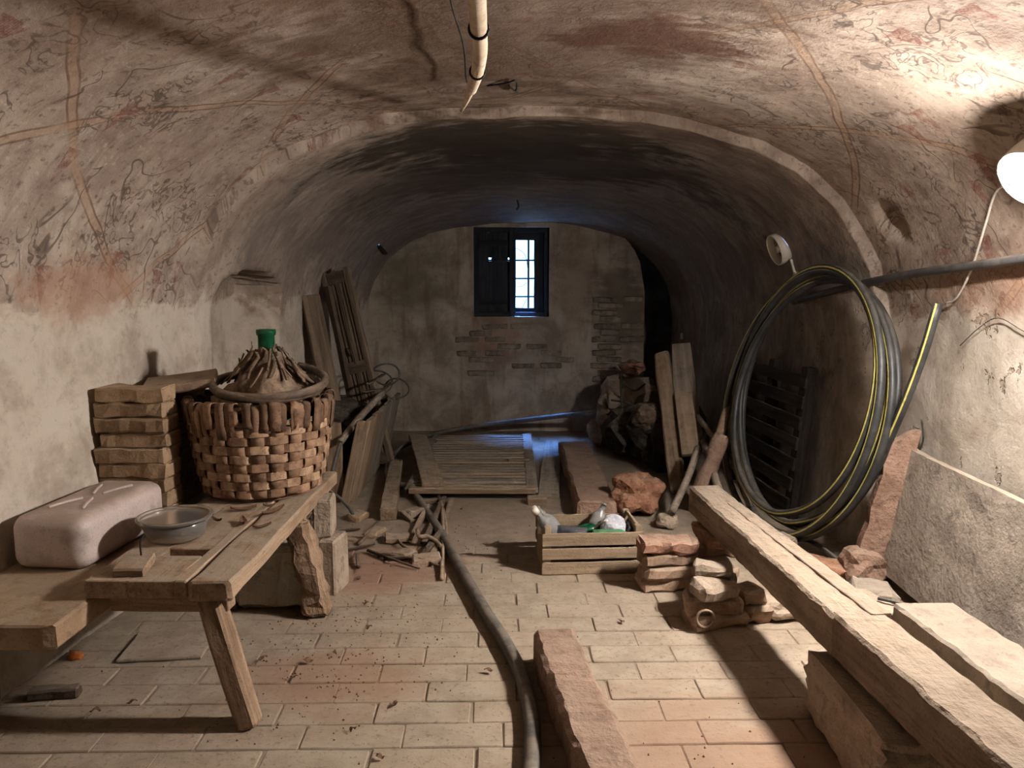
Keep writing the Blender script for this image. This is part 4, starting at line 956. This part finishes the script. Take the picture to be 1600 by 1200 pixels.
# ------------------------------------------------------------------ reddish block, clay lump, rubble heap on the right
tag(board('masonry_block', (.50, 4.28, .06), (.50, 6.05, .06), .24, .12, M['stone_red'], jit=.01, ch=.015, nx=12), 'long reddish masonry block lying behind the fruit crate', 'masonry block')
tag(rock('clay_lump', (.735, 4.40, 0), (.30, .26, .235), M['clay'], seed=17, rough=.35, boxy=.35, rot=.4, sub=4), 'big crumbling terracotta lump behind the fruit crate', 'rubble')
tag(rock('small_stone', (.88, 4.15, 0), (.13, .10, .09), M['stone'], seed=27), 'small grey stone right of the terracotta lump', 'stone')
hp = [(.98, 5.9, .0, .55, .6, .45, 'rag', 'black heap of rags at the foot of the leaning planks'), (1.0, 6.3, .0, .5, .5, .62, 'stone', 'dusty rubble mound at the right end of the back wall'), (1.02, 6.45, .60, .26, .2, .12, 'brick_red', 'reddish brick on top of the rubble mound'),
      (.80, 6.35, 0, .3, .3, .25, 'stone', 'grey stone at the left foot of the rubble mound'), (1.15, 5.5, .0, .5, .5, .5, 'rag', 'dark sack behind the leaning planks'), (.98, 5.45, .3, .26, .22, .2, 'wood_dark', 'dark root stump lying on the rags')]
for k, (x, y, z, a, b, c, m_, lb) in enumerate(hp):
    tag(rock('rubble' if 'stone' in m_ or 'brick' in m_ else 'rag_heap', (x, y, z), (a, b, c), M[m_], seed=31 + k * 4, rough=.4, boxy=.3, rot=k), lb, 'rubble' if 'stone' in m_ or 'brick' in m_ else 'rags')
for k in range(9):
    p = V((R.uniform(.75, 1.05), R.uniform(5.9, 6.2), R.uniform(.12, .5))); d = V((R.uniform(-.14, .14), R.uniform(-.1, .1), R.uniform(-.12, .12)))
    tag(board('lath', p - d, p + d, .035, .012, M['wood_grey'] if k % 2 else M['wood_dark'], up=(0, -1, .3), jit=.003), 'one of the broken laths tangled in the rubble mound below the passage', 'lath', 'broken laths in the rubble mound')
for k, (a, b, c) in enumerate([((970, 580), (972, 640), (985, 690)), ((955, 625), (985, 632), (1015, 660)), ((968, 590), (990, 610), (1008, 600))]):
    tag(tube('wire', [D(*a, 5.95), D(*b, 5.85), D(*c, 5.75)], .008, M['wire'], None, 6, 6), ['upright', 'sagging', 'upper'][k] + ' black wire over the rubble mound', 'wire', 'wires over the rubble mound')
tag(board('leaning_beam', (1.10, 4.85, .0), (1.115, 5.60, .86), .105, .09, M['wood'], up=(-.6, -1, 1), jit=.005, ch=.012), 'thick weathered post leaning right of the rubble mound', 'post')
tag(board('leaning_plank', (1.24, 5.15, .22), (1.30, 5.80, .92), .20, .03, M['wood_grey'], up=(-.3, -1, 1), taper=.7), 'wide grey plank with a slanted top leaning behind the post', 'plank')
tag(board('leaning_plank', (1.19, 4.92, .25), (1.20, 5.25, .62), .12, .03, M['wood'], up=(-.3, -1, 1)), 'short plank with a slanted end leaning against the post', 'plank')
tag(tube('branch', [D(1093, 775, 4.35), D(1112, 725, 4.42), D(1126, 682, 4.5)], lambda k: .058 - .012 * k + .006 * math.sin(k * 9), M['stone_red'], None, 9, 5), 'thick reddish broken stake standing beside the leaning post', 'stake')
tag(tube('branch', [D(1122, 690, 4.65), D(1133, 650, 4.72), D(1142, 620, 4.8)], lambda k: .032 - .006 * k, M['wood'], None, 8, 5), 'thinner pale stake rising behind the reddish stake', 'stake')
tag(tube('stick', [D(1050, 800, 4.1), D(1075, 745, 4.4), D(1090, 700, 4.7)], .022, M['wood_grey'], None, 8, 4), 'grey stick crossing the foot of the leaning post', 'stick')
tag(tube('stick', [D(1090, 650, 5.1), D(1150, 735, 4.5), D(1170, 790, 4.2)], .018, M['wood_grey'], None, 8, 4), 'long grey stick slanting down behind the coiled hose', 'stick')
tag(tube('stick', [D(1100, 690, 4.9), D(1118, 750, 4.3), D(1132, 790, 4.1)], .024, M['wood_grey'], None, 8, 4), 'short grey stick slanting towards the far end of the beam', 'stick')
# ------------------------------------------------------------------ beam, bricks, stones on the right
def beam():
    t = thing('wooden_beam', (1.02, 2.6, .235), 'long cracked timber beam propped on bricks at the right', 'beam')
    B = M['beam']; z = .305
    board('timber', (.955, 3.66, z + .005), (1.045, 2.16, z), .155, .135, B, t, jit=.0035, ch=.010, nx=46, fr=16)
    board('timber', (1.047, 2.20, z + .002), (1.105, 1.25, z + .002), .160, .140, B, t, jit=.0035, ch=.010, nx=32, fr=16)
    board('split_strip', (1.012, 3.35, z + .068), (1.108, 2.16, z + .070), .062, .012, B, t, jit=.0018, ch=.002, nx=30, fr=20)
beam()
rr = random.Random(33)
A = []
for k in range(4):
    for (x, y, a) in ((.70, 3.30, .1), (.93, 3.42, .0)):
        A.append((x + rr.uniform(-.015, .015), y + rr.uniform(-.015, .015), k * .0585, a + rr.uniform(-.08, .08) + (PI / 2 if (k % 2 and x > .8) else 0), k, x))
for (x, y, z, a, k, xx) in A:
    tag(block('brick', (x, y, z), (.26, .13, .057), M['brick'] if k < 3 else M['brick_red'], rot=(0, 0, a), jit=.009, ch=.012, nx=6, fr=18), ORD[k] + (' brick from the floor in the pile right of the crate' if xx < .8 else ' brick from the floor directly under the far end of the beam'), 'brick', 'bricks propping the beam')
Bk = [(.83, 2.93, 0, .25, .15, .058, .1, 'lowest left half brick'), (.985, 2.96, 0, .12, .14, .07, .3, 'lowest right half brick'), (.81, 2.93, .06, .22, .14, .062, -.1, 'second layer brick'), (.965, 2.97, .071, .12, .13, .06, .2, 'second layer chipped half brick'),
      (.815, 2.90, .124, .17, .13, .058, .15, 'third layer broken brick'), (.84, 3.03, .124, .14, .13, .05, .5, 'third layer back brick'), (.83, 2.98, .184, .16, .12, .045, -.25, 'topmost brick')]
for (x, y, z, a, b, c, r_, lb) in Bk:
    tag(block('broken_brick', (x, y, z), (a, b, c), M['stone'] if z > .1 else M['brick'], rot=(0, 0, r_), jit=.012, ch=.014, nx=4, fr=10), lb + ' in the loose pile left of the beam', 'brick', 'broken bricks piled left of the beam')
tag(tube('clay_ring', [G(1100, 975, .03) + V((.035 * math.cos(q * .5), -.02, .03 + .035 * math.sin(q * .5))) for q in range(13)], .006, M['brick'], None, 6, 3), 'small round clay ring against the loose brick pile', 'ring')
tag(rock('pebble', tuple(G(1022, 892)), (.05, .04, .035), M['stone'], seed=3, sub=2), 'pale pebble on the floor right of the crate', 'pebble')
tag(rock('stone_chunk', (1.10, 2.99, 0), (.22, .17, .09), M['stone'], seed=55, rough=.3), 'rough stone chunk under the middle of the beam', 'stone')
tag(rock('prop_stone', (1.055, 2.02, 0), (.29, .60, .245), M['stone'], seed=61, rough=.12, boxy=.9, sub=4), 'large rough stone block propping the near beam', 'stone')
tag(board('masonry_bar', (.145, 2.60, .068), (.28, 1.62, .068), .150, .132, M['stone_red'], jit=.006, ch=.016, nx=30, fr=16), 'reddish brown masonry bar lying beside the hose in the foreground', 'masonry bar')
tag(block('stone_slab', (1.545, 2.25, .09), (.85, .23, .105), M['concrete'], rot=(0, 0, math.radians(93)), jit=.004, ch=.010, nx=24, fr=20), 'flat pale stone slab lying right of the beam', 'stone slab')
tag(rock('stone_chunk', (1.50, 1.98, 0), (.2, .22, .095), M['stone'], seed=71, boxy=.8, rough=.1), 'stone supporting the near end of the pale slab', 'stone')
tag(rock('stone_chunk', (1.55, 2.52, 0), (.2, .2, .095), M['stone'], seed=72, boxy=.8, rough=.1), 'stone supporting the far end of the pale slab', 'stone')
tag(block('stone_chunk', (1.36, 2.78, 0), (.20, .24, .16), M['stone'], rot=(0, 0, .2), jit=.014, ch=.02), 'squarish stone between the beam and the pale slab', 'stone')
tag(block('stone_chunk', (1.50, 3.0, 0), (.17, .18, .13), M['concrete'], rot=(0, 0, -.3), jit=.014, ch=.02), 'pale stone just behind the squarish stone', 'stone')
tag(rock('clay_shard', (1.40, 3.42, 0), (.30, .24, .10), M['clay'], seed=75, rough=.3), 'flat reddish clay lump behind the beam under the coil', 'rubble')
tag(rock('stone_chunk', (1.62, 3.36, 0), (.20, .16, .165), M['stone_red'], seed=77, rough=.3), 'reddish stone at the foot of the terracotta slab', 'stone')
tag(block('stone_chunk', (1.36, 3.70, 0), (.14, .12, .10), M['stone'], rot=(0, 0, .4), jit=.01, ch=.015), 'small stone below the coiled hose', 'stone')
def tilted(name, pts, th, mat, label, cat, jit=.008):
    """thick slab through four corner points (order round the face)"""
    a, b, c, d = [V(p) for p in pts]; n = (b - a).cross(d - a).normalized(); nu, nv = 10, 7; vs, fs = [], []
    for s_ in (0, 1):
        for j in range(nv + 1):
            for i in range(nu + 1):
                u, v = i / nu, j / nv; p = a.lerp(b, u).lerp(d.lerp(c, u), v)
                p = p + V((nz(p, 9, 1), nz(p, 9, 5), nz(p, 9, 8))) * jit + n * (-th if s_ else 0); vs.append(p)
    m_ = (nu + 1) * (nv + 1)
    for j in range(nv):
        for i in range(nu):
            q = j * (nu + 1) + i; fs += [(q, q + 1, q + nu + 2, q + nu + 1), (m_ + q + nu + 1, m_ + q + nu + 2, m_ + q + 1, m_ + q)]
    for i in range(nu):
        q = i; fs.append((q + 1, q, m_ + q, m_ + q + 1)); q = nv * (nu + 1) + i; fs.append((q, q + 1, m_ + q + 1, m_ + q))
    for j in range(nv):
        q = j * (nu + 1); fs.append((q, q + nu + 1, m_ + q + nu + 1, m_ + q)); q = q + nu; fs.append((q + nu + 1, q, m_ + q, m_ + q + nu + 1))
    return tag(mobj(name, vs, fs, mat), label, cat)
tilted('leaning_slab', [(1.70, 2.15, .02), (1.70, 3.50, .06), (1.80, 3.42, .63), (1.84, 2.15, .56)], -.07, M['concrete'], 'large pale concrete slab leaning against the right wall', 'slab')
tilted('terracotta_slab', [D(1340, 868, 3.36), D(1394, 872, 3.34), D(1440, 672, 3.34), D(1392, 690, 3.36)], .055, M['stone_red'], 'broken terracotta slab standing between coil and concrete slab', 'terracotta slab', .016)
# ------------------------------------------------------------------ coiled hose with yellow stripes, cables, pipe
def coil():
    Cc = V((1.56, 4.03, .75)); e1 = (V((1.70, 3.40, .92)) - V((1.39, 4.62, .44))).normalized(); up = V((.20, -.08, 1.0)); e2 = (up - e1 * up.dot(e1)).normalized(); ax = e1.cross(e2)
    t = thing('hose_coil', (Cc.x, Cc.y, 0), 'big coil of black hose with yellow stripes leaning on the right wall', 'hose coil')
    pts = []; turns = 5; nq = 28
    offs = [(.00, .715), (.05, .735), (.012, .655), (-.035, .675), (.06, .635), (.02, .70)]
    for q in range(turns * nq + 1):
        a = -PI * .5 + 2 * PI * q / nq; i = q // nq; f = (q % nq) / nq; j = min(i + 1, 5)
        o = offs[i][0] + (offs[j][0] - offs[i][0]) * sst(0, 1, f); r = offs[i][1] + (offs[j][1] - offs[i][1]) * sst(0, 1, f)
        sp = .03 * math.sin(a + i * 1.3) * (i % 2 - .3); sh = (.695 - r) * .8
        pts.append(Cc + e1 * (r * math.cos(a) + sh * .9) + e2 * (r * math.sin(a)) + ax * (o + sp) + e2 * (.016 * (i - 2) * math.cos(a * .5)))
    end = [D(1295, 812, 3.66), D(1355, 752, 3.44), D(1403, 655, 3.30), D(1440, 560, 3.24), D(1466, 474, 3.20)]
    tube('hose', pts + end, .0195, [M['hose_black'], M['hose_yellow']], t, 16, 3, stripes=(3,))
    a = Cc + e1 * .35 + e2 * -.56
    tube('binding_wire', [D(1330, 706, 3.62), D(1362, 708, 3.52), D(1392, 706, 3.46)], .004, M['hose_yellow'], t, 6, 4)
coil()
tag(tube('black_cable', [D(1228, 842, 3.7)] + [G(*p, z_) for p, z_ in [((1265, 845), .06), ((1300, 868), .07), ((1335, 895), .05), ((1362, 925), .05), ((1382, 948), .1)]], .013, M['hose_black'], None, 10, 6), 'black cable lying between the beam and the leaning slab', 'cable')
tag(tube('black_cable', [G(1372, 935, .17), G(1395, 940, .17), G(1430, 952, .12)], .007, M['hose_black'], None, 8, 5), 'short thin black cable on the stones behind the pale slab', 'cable')
tag(tube('metal_pipe', [hit(1240, 472, .05), hit(1310, 452, .05), hit(1380, 436, .05), hit(1450, 424, .05), hit(1530, 414, .05), hit(1600, 404, .05), hit(1700, 390, .05), hit(1850, 368, .05)], .019, M['pipe'], None, 12, 5), 'dark pipe running along the right wall under the lamp', 'pipe')
tag(tube('thin_cable', [LAMP_POS + V((-.07, -.0, -.02)), hit(1556, 300, .05), hit(1540, 350, .04), hit(1518, 420, .04), hit(1495, 465, .03), hit(1478, 474, .03)], .005, M['white_plastic'], None, 6, 6), 'thin cable dropping from the lit lamp past the pipe', 'cable')
tag(tube('thin_cable', [hit(1440, 655, .03), hit(1442, 690, .03), hit(1425, 720, .05), hit(1398, 735, .09)], .004, M['wire'], None, 6, 6), 'thin dark wire hanging behind the loose hose end', 'wire')
tag(tube('cobweb_cable', [hit(1500, 540, .02), hit(1530, 512, .02), hit(1560, 497, .02), hit(1600, 518, .02)], .0018, M['wire'], None, 5, 5), 'dark thread running along the chipped right wall', 'thread')
def ring_fixture():
    c = hit(1218, 388, .05); n = V((-.93, -.05, -.36)).normalized(); m = frame(c, c + n); m.translation = c; m = m @ Matrix.Rotation(PI / 2, 4, 'Y')
    t = thing('lamp_holder', c, 'empty round cream lamp holder on the dark right wall', 'lamp holder')
    lathe('ring', [(.086, -.035), (.096, -.035), (.096, .035), (.086, .035), (.086, -.035)], M['white_plastic'], t, m, 32)
    lathe('socket', [(.001, -.02), (.022, -.02), (.022, .03), (.001, .03)], M['white_plastic'], t, m @ Matrix.Translation((.0, .03, 0)), 16)
    lathe('back_plate', [(.001, -.033), (.088, -.033), (.088, -.03), (.001, -.03)], M['shutter'], t, m, 24)
    p = [hit(1236, 405, .05), hit(1240, 420, .04), hit(1244, 433, .05)]
    tube('cable', p, .008, M['white_plastic'], t, 8, 4)
    block('junction_box', tuple(hit(1244, 437, .06)), (.03, .035, .045), M['white_plastic'], t, jit=0, ch=.003)
ring_fixture()
tag(tube('white_cable', [D(1068, 468, 6.9), D(1069, 490, 6.9), D(1068, 518, 6.9)], .006, M['white_plastic'], None, 6, 4), 'white cable dropping to a switch beside the dark passage', 'cable')
sw = thing('pendant_switch', D(1068, 530, 6.9), 'small round white switch beside the dark passage', 'switch')
lathe('switch_body', [(.001, 0), (.028, 0), (.032, .01), (.032, .045), (.024, .06), (.001, .06)], M['white_plastic'], sw, Matrix.Translation(D(1068, 530, 6.9)), 20)
tube('tail_wire', [D(1068, 531, 6.9), D(1070, 552, 6.88), D(1074, 556, 6.88), D(1070, 562, 6.88)], .004, M['white_plastic'], sw, 6, 4)
# standing pallet in the dark behind the coil
def pallet():
    t = thing('wood_pallet', (1.66, 4.75, 0), 'dark wooden pallet standing against the right wall behind the coil', 'pallet')
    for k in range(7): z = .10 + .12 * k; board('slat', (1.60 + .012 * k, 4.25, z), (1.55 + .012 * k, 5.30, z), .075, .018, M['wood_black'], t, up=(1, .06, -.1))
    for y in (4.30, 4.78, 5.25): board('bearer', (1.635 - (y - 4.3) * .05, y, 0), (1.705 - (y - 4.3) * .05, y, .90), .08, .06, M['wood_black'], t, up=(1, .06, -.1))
pallet()
# ------------------------------------------------------------------ ceiling conduit and hooks
cp = [D(741, -75, 1.15), D(745, 0, 1.42), D(748, 45, 1.62), D(750, 80, 1.84), D(746, 112, 2.1), D(736, 140, 2.45)]
cond = thing('ceiling_conduit', (-.09, 2.3, 2.1), 'cream corrugated conduit hanging along the crown of the vault', 'conduit')
tube('conduit', cp, .0175, M['conduit'], cond, 12, 6)
tube('cable', [cp[-1], D(729, 157, 2.85), D(721, 172, 3.42)], lambda k: .013 - .005 * k, M['conduit'], cond, 8, 5)
for p in (cp[2], cp[4]): tube('clip', [p + V((.020 * math.cos(q / 10 * 2 * PI), 0, .020 * math.sin(q / 10 * 2 * PI))) for q in range(11)], .003, M['iron'], cond, 5, 2)
tag(tube('thin_wire', [V((-.17, 1.9, 2.17)), V((-.175, 2.3, 2.165)), V((-.165, 2.7, 2.17)), V((-.18, 3.1, 2.17)), V((-.175, 3.2, 2.16))], .004, M['wire'], None, 5, 6), 'thin black wire stapled left of the ceiling conduit', 'wire')
tag(tube('iron_hook', [hit(762, 134, .01), hit(790, 130, .04), hit(806, 126, .05), hit(806, 142, .05), hit(796, 134, .06)], .004, M['iron'], None, 5, 4), 'small iron wire hook in the vault right of the conduit', 'hook')
tag(tube('iron_hook', [D(806, 300, 6.2), D(808, 312, 6.2), D(810, 322, 6.2), D(807, 328, 6.2)], .008, M['iron'], None, 6, 4), 'iron hook hanging from the dark vault above the window', 'hook')
tag(tube('iron_hook', [hit(592, 384, .02), hit(598, 390, .06), hit(603, 396, .03)], .014, M['iron'], None, 6, 4), 'stub of iron sticking out high in the back left corner', 'hook')
# ------------------------------------------------------------------ dried leaves on the bricks
lv = [(408, 1032, 'curled dry leaf beside the near bench leg'), (522, 1022, 'thin curled leaf right of the near bench leg'), (480, 1035, 'tiny dark leaf near the bench'), (460, 1060, 'reddish leaf crumb in the dirt near the bench'), (572, 945, 'small leaf on the bricks right of the hewn bench leg'), (575, 982, 'crumpled leaf in the middle of the floor'),
      (560, 906, 'leaf crumb by the upright bricks'), (617, 1103, 'crumpled dark leaf in the foreground bricks'), (592, 1186, 'leaf scrap at the bottom edge of the floor'), (972, 973, 'dark curled leaf in front of the loose brick pile'), (765, 1050, 'faint leaf scrap left of the hose'), (150, 1112, 'brown leaf on the floor under the bench'), (205, 1100, 'small leaf in the shadow beside the near bench leg'), (720, 797, 'dry leaf in front of the slatted panel'), (550, 1142, 'thin leaf stalk on a brick joint')]
for k, (px, py, lb) in enumerate(lv):
    c = G(px, py, .004); rr = random.Random(k); s_ = rr.uniform(.012, .021); a0 = rr.uniform(0, 6); vs, fs = [], []; n = 7
    for i in range(n + 1):
        q = i / n * 2 - 1; w_ = (1 - q * q) * .45 + .06; a = a0 + q * rr.uniform(.2, .7)
        p = c + V((math.cos(a0) * q * s_, math.sin(a0) * q * s_, 0)) + V((-math.sin(a0), math.cos(a0), 0)) * (q * q * s_ * .5)
        e = V((-math.sin(a), math.cos(a), 0)) * s_ * w_; lift = .012 * abs(math.sin(q * 2 + k))
        vs += [p - e + V((0, 0, lift * .6 + .004)), p + V((0, 0, lift)), p + e + V((0, 0, lift * .6 + .006))]
    vs2 = [v + V((0, 0, .0015)) for v in vs]; m_ = len(vs)
    for i in range(n):
        for j in range(2): a_ = i * 3 + j; fs += [(a_ + 3, a_ + 4, a_ + 1, a_), (m_ + a_, m_ + a_ + 1, m_ + a_ + 4, m_ + a_ + 3)]
        fs += [(i * 3, i * 3 + 3, m_ + i * 3 + 3, m_ + i * 3), (i * 3 + 2, m_ + i * 3 + 2, m_ + i * 3 + 5, i * 3 + 5)]
    tag(mobj('dry_leaf', vs + vs2, fs, M['leaf']), lb, 'leaf', 'dry leaves scattered on the floor')
def crumbs():
    vs, fs = [], []; rr = random.Random(77)
    for k in range(620):
        if k < 350: x, y = rr.gauss(-.62, .25), rr.gauss(2.7, .35)
        elif k < 410: x, y = rr.gauss(.55, .3), rr.gauss(2.0, .25)
        elif k < 520: x, y = rr.gauss(-.5, .25), rr.gauss(4.0, .2)
        else: x, y = rr.uniform(-1.4, 1.2), rr.uniform(1.9, 6.8)
        if k > 540: x, y = rr.uniform(-.6, .8), rr.uniform(6.6, 7.0)
        r = rr.uniform(.0012, .0045) * (1.8 if k > 540 else 1); o = len(vs); a = rr.uniform(0, 6)
        for q in range(4): vs.append((x + r * math.cos(a + q * PI / 2) * rr.uniform(.6, 1.6), y + r * math.sin(a + q * PI / 2), .002))
        vs.append((x, y, .004 + r)); fs += [(o + q, o + (q + 1) % 4, o + 4) for q in range(4)]
    tag(mobj('floor_crumbs', vs, fs, M['leaf'], None, Matrix()), 'fine dirt crumbs strewn over the floor', 'dirt', kind='stuff')
crumbs()
